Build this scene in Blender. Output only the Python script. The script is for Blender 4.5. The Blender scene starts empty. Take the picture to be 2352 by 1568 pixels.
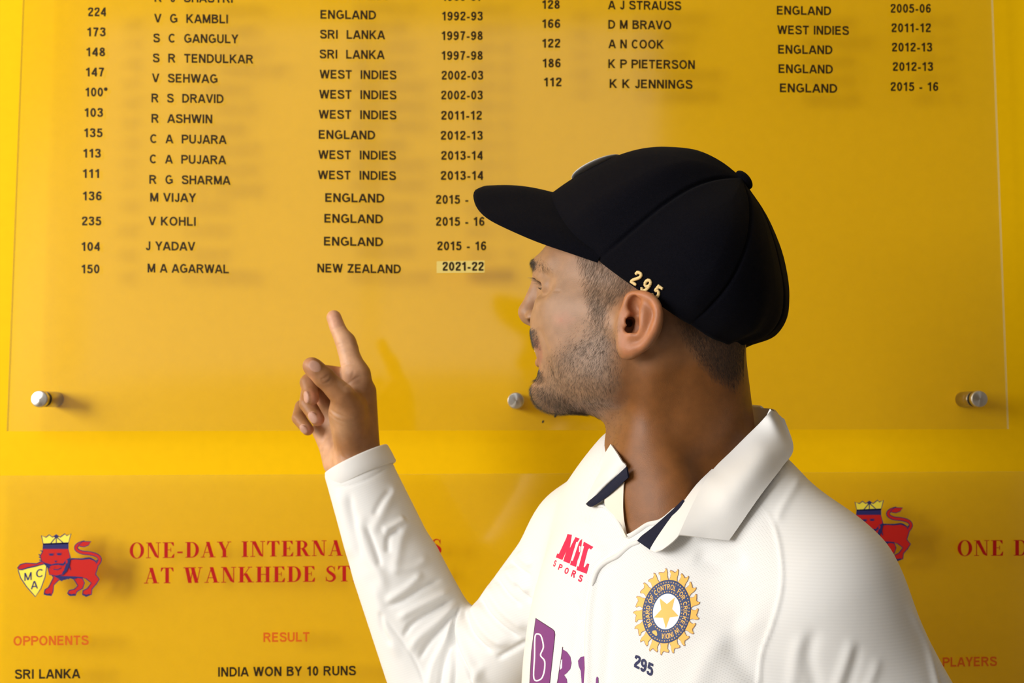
import bpy, bmesh, math, random
import numpy as np
from mathutils import Vector, Matrix
from mathutils.bvhtree import BVHTree

random.seed(7)
RNG = np.random.default_rng(7)
scene = bpy.context.scene
COL = scene.collection

# ------------------------------------------------------------------ camera
W, H = 2352, 1568
LENS = 35.0
FPX = LENS / 36.0 * W
TILT = math.atan(0.073)
CAMPOS = np.array([0.0, 0.0, 1.50])
RIGHT = np.array([1.0, 0.0, 0.0])
FWD = np.array([0.0, math.cos(TILT), math.sin(TILT)])
UP = np.array([0.0, -math.sin(TILT), math.cos(TILT)])
cam = bpy.data.cameras.new('camera')
cam.lens = LENS
cam.sensor_width = 36.0
cam.clip_start = 0.02
cam.dof.use_dof = True
cam.dof.focus_distance = 0.90
cam.dof.aperture_fstop = 11.0
camo = bpy.data.objects.new('camera', cam)
camo.location = CAMPOS
camo.rotation_euler = (math.pi / 2 + TILT, 0, 0)
COL.objects.link(camo)
scene.camera = camo

# ------------------------------------------------------------------ light and exposure
scene.view_settings.view_transform = 'Standard'
scene.view_settings.look = 'None'
scene.view_settings.gamma = 1.0
scene.view_settings.use_curve_mapping = False
scene.view_settings.exposure = 0.0
world = bpy.data.worlds.new('world')
scene.world = world
world.use_nodes = True
bg = world.node_tree.nodes['Background']
bg.inputs[0].default_value = (0.93, 0.96, 1.0, 1)
bg.inputs[1].default_value = 0.6


def area(name, loc, target, sx, sy, power, color):
    li = bpy.data.lights.new(name, 'AREA')
    li.shape = 'RECTANGLE'
    li.size, li.size_y = sx, sy
    li.energy = power
    li.color = color
    o = bpy.data.objects.new(name, li)
    COL.objects.link(o)
    o.location = loc
    d = Vector(target) - Vector(loc)
    o.rotation_euler = d.to_track_quat('-Z', 'Y').to_euler()
    return o


# daylight through the window in the left wall, and through the wide opening behind the camera
area('daylight_left_window', (-3.38, 0.0, 2.3), (0, 0.55, 1.9), 1.75, 1.65, 80, (1.0, 0.975, 0.94))
area('added_corner_fill', (-3.38, -1.70, 2.25), (0, 0.2, 1.7), 1.2, 1.7, 135, (1.0, 0.98, 0.95))  # added fill lamp, set back so its reflection stays out of view
area('daylight_rear_window', (-0.8, -2.53, 2.74), (-0.8, 1.4, 2.74), 3.2, 2.0, 1.6, (1.0, 0.98, 0.96))


def ray(px, py):
    u = (np.asarray(px, float) - W / 2) / FPX
    v = (H / 2 - np.asarray(py, float)) / FPX
    return u[..., None] * RIGHT + v[..., None] * UP + FWD


def P(px, py, depth):
    return CAMPOS + ray(px, py) * np.asarray(depth, float)[..., None]


def project(w):
    d = np.asarray(w, float) - CAMPOS
    z = d @ FWD
    return W / 2 + FPX * (d @ RIGHT) / z, H / 2 - FPX * (d @ UP) / z, z


# ------------------------------------------------------------------ materials
def new_mat(name):
    m = bpy.data.materials.new(name)
    m.use_nodes = True
    nt = m.node_tree
    return m, nt, nt.nodes['Principled BSDF'], nt.nodes['Material Output']


def simple(name, col, rough=0.5, metal=0.0, spec=0.5, sheen=0.0, bump=0.0, bscale=200.0, vary=0.0):
    m, nt, b, out = new_mat(name)
    b.inputs['Base Color'].default_value = (*col, 1)
    b.inputs['Roughness'].default_value = rough
    b.inputs['Metallic'].default_value = metal
    b.inputs['Specular IOR Level'].default_value = spec
    if sheen:
        b.inputs['Sheen Weight'].default_value = sheen
        b.inputs['Sheen Roughness'].default_value = 0.5
    if bump or vary:
        tc = nt.nodes.new('ShaderNodeTexCoord')
        n = nt.nodes.new('ShaderNodeTexNoise')
        n.inputs['Scale'].default_value = bscale
        n.inputs['Detail'].default_value = 4
        nt.links.new(tc.outputs['Object'], n.inputs['Vector'])
        if bump:
            bp = nt.nodes.new('ShaderNodeBump')
            bp.inputs['Strength'].default_value = bump
            bp.inputs['Distance'].default_value = 0.001
            nt.links.new(n.outputs['Fac'], bp.inputs['Height'])
            nt.links.new(bp.outputs['Normal'], b.inputs['Normal'])
        if vary:
            r = nt.nodes.new('ShaderNodeValToRGB')
            r.color_ramp.elements[0].position = 0.3
            r.color_ramp.elements[1].position = 0.7
            r.color_ramp.elements[0].color = (*[c * (1 - vary) for c in col], 1)
            r.color_ramp.elements[1].color = (*[min(1, c * (1 + vary)) for c in col], 1)
            nt.links.new(n.outputs['Fac'], r.inputs['Fac'])
            nt.links.new(r.outputs['Color'], b.inputs['Base Color'])
    return m


def acrylic(name, tint, edge=False):
    m, nt, b, out = new_mat(name)
    nt.nodes.remove(b)
    tr = nt.nodes.new('ShaderNodeBsdfTransparent')
    tr.inputs['Color'].default_value = (*tint, 1)
    gl = nt.nodes.new('ShaderNodeBsdfGlossy')
    gl.inputs['Roughness'].default_value = 0.09
    gl.inputs['Color'].default_value = (1, 1, 1, 1)
    fr = nt.nodes.new('ShaderNodeFresnel')
    geo = nt.nodes.new('ShaderNodeNewGeometry')
    mr = nt.nodes.new('ShaderNodeMapRange')          # same reflectance from either side of a face
    mr.inputs['To Min'].default_value = 1.49
    mr.inputs['To Max'].default_value = 1 / 1.49
    nt.links.new(geo.outputs['Backfacing'], mr.inputs['Value'])
    nt.links.new(mr.outputs['Result'], fr.inputs['IOR'])
    mix = nt.nodes.new('ShaderNodeMixShader')
    if edge:
        mix.inputs[0].default_value = 0.35
        df = nt.nodes.new('ShaderNodeBsdfDiffuse')
        df.inputs['Color'].default_value = (0.55, 0.52, 0.36, 1)
        nt.links.new(tr.outputs[0], mix.inputs[1])
        nt.links.new(df.outputs[0], mix.inputs[2])
    else:
        nt.links.new(fr.outputs[0], mix.inputs[0])
        nt.links.new(tr.outputs[0], mix.inputs[1])
        nt.links.new(gl.outputs[0], mix.inputs[2])
    nt.links.new(mix.outputs[0], out.inputs['Surface'])
    return m


M = {}
M['yellow'] = simple('yellow wall paint', (0.93, 0.55, 0.001), 0.6, spec=0.06, bump=0.08, bscale=60, vary=0.015)
M['white_wall'] = simple('pale wall paint', (0.62, 0.60, 0.56), 0.7)
M['dark_wall'] = simple('grey wall paint', (0.22, 0.21, 0.20), 0.7)
M['floor'] = simple('stone floor', (0.30, 0.28, 0.25), 0.5, bump=0.1, bscale=8, vary=0.1)
M['ceil'] = simple('ceiling paint', (0.55, 0.54, 0.52), 0.8)
M['frame'] = simple('window frame paint', (0.35, 0.34, 0.32), 0.5)
M['acrylic'] = acrylic('clear acrylic', (0.97, 0.965, 0.95))
M['acrylic_edge'] = acrylic('acrylic cut edge', (0.85, 0.88, 0.75), True)
M['black'] = simple('black lettering vinyl', (0.030, 0.016, 0.005), 0.5, spec=0.12)
M['crimson'] = simple('crimson lettering vinyl', (0.45, 0.009, 0.008), 0.5, spec=0.12)
M['orange'] = simple('orange red lettering vinyl', (0.66, 0.12, 0.010), 0.5, spec=0.12)
M['navyprint'] = simple('navy emblem print', (0.03, 0.03, 0.15), 0.5, spec=0.12)
M['redprint'] = simple('red emblem print', (0.58, 0.02, 0.015), 0.5, spec=0.12)
M['lemon'] = simple('lemon emblem print', (0.95, 0.80, 0.06), 0.45)
M['tape'] = simple('pale label tape', (0.80, 0.62, 0.16), 0.5)


def brushed(name):
    m, nt, b, out = new_mat(name)
    b.inputs['Base Color'].default_value = (0.62, 0.59, 0.54, 1)
    b.inputs['Metallic'].default_value = 1.0
    b.inputs['Roughness'].default_value = 0.32
    b.inputs['Anisotropic'].default_value = 0.85
    t = nt.nodes.new('ShaderNodeTangent')
    t.direction_type = 'RADIAL'
    t.axis = 'Z'
    nt.links.new(t.outputs[0], b.inputs['Tangent'])
    return m


M['steel'] = brushed('brushed steel')
M['steel_dark'] = simple('steel barrel', (0.45, 0.40, 0.33), 0.3, metal=1.0)
M['rubber'] = simple('dark washer', (0.03, 0.03, 0.02), 0.6)


# ------------------------------------------------------------------ object helpers
def link(name, me, mat=None, parent=None, smooth=False):
    o = bpy.data.objects.new(name, me)
    COL.objects.link(o)
    if mat is not None:
        for x in (mat if isinstance(mat, (list, tuple)) else [mat]):
            me.materials.append(x)
    if parent is not None:
        o.parent = parent
    if smooth:
        me.polygons.foreach_set('use_smooth', [True] * len(me.polygons))
    return o


def mesh_from(name, verts, faces):
    me = bpy.data.meshes.new(name)
    me.from_pydata([tuple(map(float, v)) for v in verts], [], [tuple(map(int, f)) for f in faces])
    me.update()
    return me


def np_mesh(name, V, Q):
    """fast mesh from arrays; Q is (n,3) or (n,4)"""
    me = bpy.data.meshes.new(name)
    V = np.asarray(V, np.float32)
    Q = np.asarray(Q, np.int32)
    k = Q.shape[1]
    me.vertices.add(len(V))
    me.vertices.foreach_set('co', V.ravel())
    me.loops.add(Q.size)
    me.loops.foreach_set('vertex_index', Q.ravel())
    me.polygons.add(len(Q))
    me.polygons.foreach_set('loop_start', np.arange(0, Q.size, k, dtype=np.int32))
    me.polygons.foreach_set('loop_total', np.full(len(Q), k, np.int32))
    me.update(calc_edges=True)
    me.validate()
    return me


def tag(o, label=None, cat=None, group=None, kind=None):
    if label:
        o['label'] = label
    if cat:
        o['category'] = cat
    if group:
        o['group'] = group
    if kind:
        o['kind'] = kind
    return o


def empty(name, loc=(0, 0, 0)):
    o = bpy.data.objects.new(name, None)
    o.empty_display_size = 0.05
    o.location = loc
    COL.objects.link(o)
    return o


def box_mesh(name, lo, hi):
    bm = bmesh.new()
    bmesh.ops.create_cube(bm, size=1.0)
    for v in bm.verts:
        v.co = Vector([lo[i] + (v.co[i] + 0.5) * (hi[i] - lo[i]) for i in range(3)])
    me = bpy.data.meshes.new(name)
    bm.to_mesh(me)
    bm.free()
    return me


def boxes_mesh(name, boxes):
    bm = bmesh.new()
    for lo, hi in boxes:
        r = bmesh.ops.create_cube(bm, size=1.0)
        for v in r['verts']:
            v.co = Vector([lo[i] + (v.co[i] + 0.5) * (hi[i] - lo[i]) for i in range(3)])
    me = bpy.data.meshes.new(name)
    bm.to_mesh(me)
    bm.free()
    return me


# ------------------------------------------------------------------ the room
PANEL_Y = 1.49                 # front face of the acrylic sheets
PANEL_T = 0.006
WALL_Y = PANEL_Y + 0.046


def structure(name, me, mat):
    return tag(link(name, me, mat), kind='structure')


ROOM_L, ROOM_R, ROOM_B, ROOM_T = -3.4, 2.8, -2.55, 4.0
structure('wall_back', box_mesh('wall_back', (ROOM_L, WALL_Y, 0), (ROOM_R, WALL_Y + 0.15, ROOM_T)), M['yellow'])
structure('floor', box_mesh('floor', (ROOM_L, ROOM_B, -0.1), (ROOM_R, WALL_Y + 0.15, 0)), M['floor'])
structure('ceiling', box_mesh('ceiling', (ROOM_L, ROOM_B, ROOM_T), (ROOM_R, WALL_Y + 0.15, ROOM_T + 0.1)), M['ceil'])
structure('wall_right', box_mesh('wall_right', (ROOM_R, ROOM_B, 0), (ROOM_R + 0.15, WALL_Y + 0.15, ROOM_T)), M['dark_wall'])


def holed_wall(name, axis, at, t, span, z, hole, mat):
    """wall with one rectangular opening; axis 'x' means the wall runs along x at y=at"""
    (a0, a1), (h0, h1, z0, z1) = span, hole

    def bx(p0, p1, q0, q1):
        return ((p0, at - t, q0), (p1, at, q1)) if axis == 'x' else ((at - t, p0, q0), (at, p1, q1))
    structure(name, boxes_mesh(name, [bx(a0, h0, 0, z), bx(h1, a1, 0, z), bx(h0, h1, 0, z0), bx(h0, h1, z1, z)]), mat)


def window(name, axis, at, hole, bars):
    h0, h1, z0, z1 = hole
    f = 0.06

    def bx(p0, p1, q0, q1):
        return ((p0, at - 0.11, q0), (p1, at - 0.03, q1)) if axis == 'x' else ((at - 0.11, p0, q0), (at - 0.03, p1, q1))
    b = [bx(h0, h0 + f, z0, z1), bx(h1 - f, h1, z0, z1), bx(h0 + f, h1 - f, z0, z0 + f), bx(h0 + f, h1 - f, z1 - f, z1)]
    b += [bx(c - 0.03, c + 0.03, z0 + f, z1 - f) for c in bars]
    structure(name, boxes_mesh(name, b), M['frame'])


HOLE_L = (-0.95, 0.95, 1.3, 3.1)
HOLE_FILL = (-2.36, -1.05, 1.3, 3.1)  # opening made up for the added fill lamp
HOLE_R = (-2.5, 0.9, 1.68, 3.8)
structure('wall_left', boxes_mesh('wall_left', [((ROOM_L - 0.15, y0, z0), (ROOM_L, y1, z1)) for y0, y1, z0, z1 in (
    (ROOM_B, WALL_Y + 0.15, 0, 1.3), (ROOM_B, WALL_Y + 0.15, 3.1, ROOM_T), (ROOM_B, -2.36, 1.3, 3.1), (-1.05, -0.95, 1.3, 3.1), (0.95, WALL_Y + 0.15, 1.3, 3.1))]), M['white_wall'])
window('added_fill_window', 'y', ROOM_L, HOLE_FILL, ())  # unseen frame added around the fill lamp
window('window_1', 'y', ROOM_L, HOLE_L, (0.0,))
holed_wall('wall_rear', 'x', ROOM_B, 0.15, (ROOM_L, ROOM_R), ROOM_T, HOLE_R, M['dark_wall'])
window('window_2', 'x', ROOM_B, HOLE_R, (-0.8,))
# ------------------------------------------------------------------ lettering on the boards
def on_plane(px, py, y):
    """points of the vertical plane Y=y seen at these pixels"""
    d = ray(np.asarray(px, float), np.asarray(py, float))
    t = (y - CAMPOS[1]) / d[..., 1]
    return CAMPOS + d * t[..., None]


class Flat:
    """collects 2-D shapes in pixel units of the board's own face, layered by material"""

    def __init__(self):
        self.v, self.f, self.m, self.z = [], [], [], []

    def add(self, pts, faces, mat=0, layer=0):
        n = len(self.v)
        isl, top = 0, -1
        zz = [0.0] * len(pts)
        for f in faces:                     # every separate stroke gets a hair's breadth of its own
            if min(f) > top >= 0:
                isl += 1
            top = max(top, max(f))
            for i in f:
                zz[i] = 0.15 * (isl % 6)
        for p, dz in zip(pts, zz):
            self.v.append((float(p[0]), float(p[1])))
            self.z.append(layer + dz)
        for f in faces:
            self.f.append(tuple(n + i for i in f))
            self.m.append(mat)

    def poly(self, pts, mat=0, layer=0):
        from mathutils.geometry import tessellate_polygon
        tris = tessellate_polygon([[Vector((p[0], p[1], 0)) for p in pts]])
        self.add(pts, tris, mat, layer)

    def stroke(self, pts, w, mat=0, layer=0, closed=False, w1=None):
        p = np.array(pts, float)
        if closed:
            p = np.vstack([p, p[:1]])
        n = len(p)
        d = np.gradient(p, axis=0)
        if closed:
            d[0] = d[-1] = (p[1] - p[0]) + (p[-1] - p[-2])
        d /= np.linalg.norm(d, axis=1)[:, None] + 1e-9
        nrm = np.stack([-d[:, 1], d[:, 0]], 1)
        ww = np.linspace(w, w1 if w1 is not None else w, n)[:, None] / 2 if not isinstance(w, (list, np.ndarray)) else np.array(w)[:, None] / 2
        V = np.vstack([p + nrm * ww, p - nrm * ww])
        self.add(V, [(i, i + 1, n + i + 1, n + i) for i in range(n - 1)], mat, layer)

    def disc(self, c, rx, ry, mat=0, layer=0, n=20):
        t = np.linspace(0, 2 * math.pi, n, endpoint=False)
        self.add([(c[0] + rx * math.cos(a), c[1] + ry * math.sin(a)) for a in t], [tuple(range(n))], mat, layer)

    def to_plane(self, name, y, mats, parent):
        V = np.array(self.v)
        w = on_plane(V[:, 0], V[:, 1], y)
        w[:, 1] -= 0.00012 * (1 + np.array(self.z))
        me = mesh_from(name, w, self.f)
        o = link(name, me, mats, parent)
        me.polygons.foreach_set('material_index', self.m)
        # face the camera side
        bm = bmesh.new()
        bm.from_mesh(me)
        bmesh.ops.recalc_face_normals(bm, faces=bm.faces)
        for f in bm.faces:
            if f.normal.y > 0:
                f.normal_flip()
        bm.to_mesh(me)
        bm.free()
        return o


def smooth_pts(pts, n=8, closed=False):
    """Catmull-Rom through 2-D/3-D points"""
    p = np.array(pts, float)
    if closed:
        q = np.vstack([p[-1:], p, p[:2]])
    else:
        q = np.vstack([2 * p[0] - p[1], p, 2 * p[-1] - p[-2]])
    out = []
    for i in range(1, len(q) - 2):
        for t in np.linspace(0, 1, n, endpoint=False):
            a, b, c, d = q[i - 1], q[i], q[i + 1], q[i + 2]
            out.append(0.5 * (2 * b + (c - a) * t + (2 * a - 5 * b + 4 * c - d) * t * t + (3 * b - a - 3 * c + d) * t ** 3))
    if not closed:
        out.append(p[-1])
    return np.array(out)


# ------------------------------------------------------------------ a plain bold grotesque, drawn as strokes (cap height 1)
def _arc(cx, cy, rx, ry, a0, a1, n=14):
    a = np.radians(np.linspace(a0, a1, n))
    return [(cx + rx * math.cos(t), cy + ry * math.sin(t)) for t in a]


def sans_strokes(ch, B=0.195):
    h = B / 2
    t, b, m = 1 - h, h, 0.5
    L = h
    if ch == 'A': return [[(0.04, 0), (0.36, 1 - 0.02)], [(0.72, 0), (0.40, 1 - 0.02)], [(0.16, 0.30), (0.6, 0.30)]], 0.76
    if ch == 'B': return [[(L, 0), (L, 1)], [(L, t), (0.4, t)] + _arc(0.4, 0.755, 0.2, 0.245 - h, 90, -90) + [(L, 0.51)], [(0.4, 0.51)] + _arc(0.42, 0.295, 0.225, 0.295 - h, 90, -90) + [(L, b)]], 0.73
    if ch == 'C': return [_arc(0.4, 0.5, 0.4 - h, 0.515 - h, 42, 318, 26)], 0.76
    if ch == 'D': return [[(L, 0), (L, 1)], [(L, t), (0.34, t)] + _arc(0.34, 0.5, 0.34, 0.5 - h, 90, -90, 20) + [(L, b)]], 0.76
    if ch == 'E': return [[(L, 0), (L, 1)], [(L, t), (0.63, t)], [(L, 0.52), (0.59, 0.52)], [(L, b), (0.65, b)]], 0.68
    if ch == 'F': return [[(L, 0), (L, 1)], [(L, t), (0.62, t)], [(L, 0.5), (0.55, 0.5)]], 0.62
    if ch == 'G': return [_arc(0.41, 0.5, 0.41 - h, 0.515 - h, 45, 300, 26) + [(0.72, 0.2)], [(0.72, 0.1), (0.72, 0.5)], [(0.44, 0.47), (0.79, 0.47)]], 0.82
    if ch == 'H': return [[(L, 0), (L, 1)], [(0.74 - h, 0), (0.74 - h, 1)], [(L, 0.53), (0.7, 0.53)]], 0.74
    if ch == 'I': return [[(L, 0), (L, 1)]], B
    if ch == 'J': return [[(0.5 - h, 1), (0.5 - h, 0.3)] + _arc(0.25, 0.27, 0.25 - h, 0.285 - h, 0, -180, 16)], 0.5
    if ch == 'K': return [[(L, 0), (L, 1)], [(0.66, 1), (L + 0.03, 0.36)], [(0.28, 0.56), (0.69, 0)]], 0.78
    if ch == 'L': return [[(L, 0), (L, 1)], [(L, b), (0.62, b)]], 0.62
    if ch == 'M': return [[(L, 0), (L, 1)], [(0.86 - h, 0), (0.86 - h, 1)], [(L + 0.02, 0.99), (0.43, 0.05)], [(0.84 - h, 0.99), (0.43, 0.05)]], 0.86
    if ch == 'N': return [[(L, 0), (L, 1)], [(0.74 - h, 0), (0.74 - h, 1)], [(L + 0.02, 0.98), (0.72 - h, 0.02)]], 0.74
    if ch == 'O': return [_arc(0.43, 0.5, 0.43 - h, 0.515 - h, 0, 360, 34)], 0.86
    if ch == 'P': return [[(L, 0), (L, 1)], [(L, t), (0.4, t)] + _arc(0.4, 0.69, 0.255, 0.31 - h, 90, -90) + [(L, 0.38 + h)]], 0.7
    if ch == 'Q': return [_arc(0.43, 0.5, 0.43 - h, 0.515 - h, 0, 360, 34), [(0.5, 0.25), (0.82, 0)]], 0.86
    if ch == 'R': return [[(L, 0), (L, 1)], [(L, t), (0.4, t)] + _arc(0.4, 0.71, 0.25, 0.29 - h, 90, -90) + [(L, 0.42 + h)], [(0.4, 0.46), (0.5, 0.36), (0.7, 0)]], 0.78
    if ch == 'S': return [[tuple(p) for p in smooth_pts([(0.62, 0.72), (0.55, 0.88), (0.36, t), (0.15, 0.87), (0.11, 0.71), (0.23, 0.58), (0.42, 0.51), (0.6, 0.41), (0.645, 0.26), (0.55, 0.11), (0.36, b), (0.16, 0.12), (0.08, 0.31)], 4)]], 0.71
    if ch == 'T': return [[(0.34, 0), (0.34, 1)], [(0, t), (0.68, t)]], 0.68
    if ch == 'U': return [[(L, 1), (L, 0.36)] + _arc(0.37, 0.36, 0.37 - h, 0.375 - h, 180, 360, 18) + [(0.74 - h, 1)]], 0.74
    if ch == 'V': return [[(0.05, 1), (0.35, 0.02)], [(0.67, 1), (0.37, 0.02)]], 0.72
    if ch == 'W': return [[(0.06, 1), (0.27, 0.02)], [(0.50, 0.98), (0.29, 0.02)], [(0.54, 0.98), (0.75, 0.02)], [(0.98, 1), (0.77, 0.02)]], 1.04
    if ch == 'X': return [[(0.05, 1), (0.65, 0)], [(0.65, 1), (0.05, 0)]], 0.7
    if ch == 'Y': return [[(0.35, 0), (0.35, 0.45)], [(0.06, 1), (0.35, 0.42)], [(0.64, 1), (0.35, 0.42)]], 0.7
    if ch == 'Z': return [[(0.02, t), (0.64, t)], [(0.58, 0.95), (0.08, 0.05)], [(0, b), (0.66, b)]], 0.66
    if ch == '-': return [[(0.02, 0.33), (0.34, 0.33)]], 0.36
    if ch == '*': return [[(0.17, 0.62), (0.17, 0.8), (0.17, 1.02)], [(0.0, 0.92), (0.17, 0.82), (0.34, 0.72)], [(0.0, 0.72), (0.17, 0.82), (0.34, 0.92)]], 0.36
    if ch == '0': return [_arc(0.29, 0.5, 0.29 - h, 0.51 - h, 0, 360, 30)], 0.58
    if ch == '1': return [[(0.31, 0), (0.31, 1)], [(0.31, 0.93), (0.2, 0.80), (0.04, 0.73)]], 0.48
    if ch == '2': return [[tuple(p) for p in smooth_pts([(0.09, 0.68), (0.14, 0.87), (0.3, t), (0.45, 0.88), (0.48, 0.71), (0.38, 0.52), (0.2, 0.32), (0.09, 0.1)], 4)], [(0.04, b), (0.56, b)]], 0.58
    if ch == '3': return [[tuple(p) for p in smooth_pts([(0.09, 0.74), (0.16, 0.9), (0.29, t), (0.44, 0.87), (0.45, 0.7), (0.36, 0.57), (0.22, 0.54)], 4)], [tuple(p) for p in smooth_pts([(0.22, 0.54), (0.4, 0.49), (0.48, 0.33), (0.44, 0.15), (0.29, b), (0.14, 0.12), (0.08, 0.28)], 4)]], 0.58
    if ch == '4': return [[(0.42, 0), (0.42, 1)], [(0.42, 0.95), (0.06, 0.3)], [(0.02, 0.29), (0.57, 0.29)]], 0.58
    if ch == '5': return [[(0.53, t - 0.01), (0.16, t - 0.01)], [(0.18, 0.98), (0.12, 0.5)], [tuple(p) for p in smooth_pts([(0.12, 0.51), (0.28, 0.6), (0.43, 0.52), (0.49, 0.34), (0.43, 0.15), (0.28, b), (0.13, 0.13), (0.08, 0.27)], 4)]], 0.58
    if ch == '6': return [[tuple(p) for p in smooth_pts([(0.49, 0.77), (0.4, 0.91), (0.27, 0.9), (0.14, 0.75), (0.1, 0.5), (0.1, 0.35)], 4)], _arc(0.295, 0.33, 0.285 - h, 0.33 - h, 0, 360, 26)], 0.58
    if ch == '7': return [[(0.04, t), (0.54, t)], [(0.5, 0.93), (0.34, 0.6), (0.22, 0)]], 0.58
    if ch == '8': return [_arc(0.29, 0.74, 0.255 - h, 0.265 - h, 0, 360, 26), _arc(0.29, 0.285, 0.29 - h, 0.285 - h, 0, 360, 26)], 0.58
    if ch == '9': return [[tuple(p) for p in smooth_pts([(0.09, 0.23), (0.18, 0.09), (0.31, 0.1), (0.44, 0.25), (0.48, 0.5), (0.48, 0.65)], 4)], _arc(0.285, 0.67, 0.285 - h, 0.33 - h, 0, 360, 26)], 0.58
    return [], 0.30


def text_mesh(s, B=0.195, gap=0.115):
    """string as quads: verts (n,2) cap height 1, faces"""
    fl = Flat()
    x = 0.0
    for ch in s:
        st, w = sans_strokes(ch, B)
        for pts in st:
            p = np.array(pts, float) + (x, 0)
            if len(p) == 2:
                d = (p[1] - p[0]) / np.linalg.norm(p[1] - p[0])
                if abs(d[0]) > 0.05 and abs(d[1]) > 0.05:        # slanted stems end on the cap and base lines
                    k = B / 2 / abs(d[1])
                    fl.add([(p[0][0] - k, p[0][1]), (p[0][0] + k, p[0][1]), (p[1][0] + k, p[1][1]), (p[1][0] - k, p[1][1])], [(0, 1, 2, 3)])
                    continue
            fl.stroke(p, B)
        x += w + gap
    return np.array(fl.v), fl.f


def fit_text(s, x0, x1, yc, h, tilt=0.0, B=0.195):
    """pixel positions of a string fitted to x0..x1, capital height h, centred on yc"""
    V, Fc = text_mesh(s, B)
    a, b = V[:, 0].min(), V[:, 0].max()
    px = x0 + (V[:, 0] - a) / (b - a) * (x1 - x0)
    py = yc + h / 2 - V[:, 1] * h + (px - (x0 + x1) / 2) * math.tan(math.radians(tilt))
    return np.stack([px, py], 1), Fc


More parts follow.
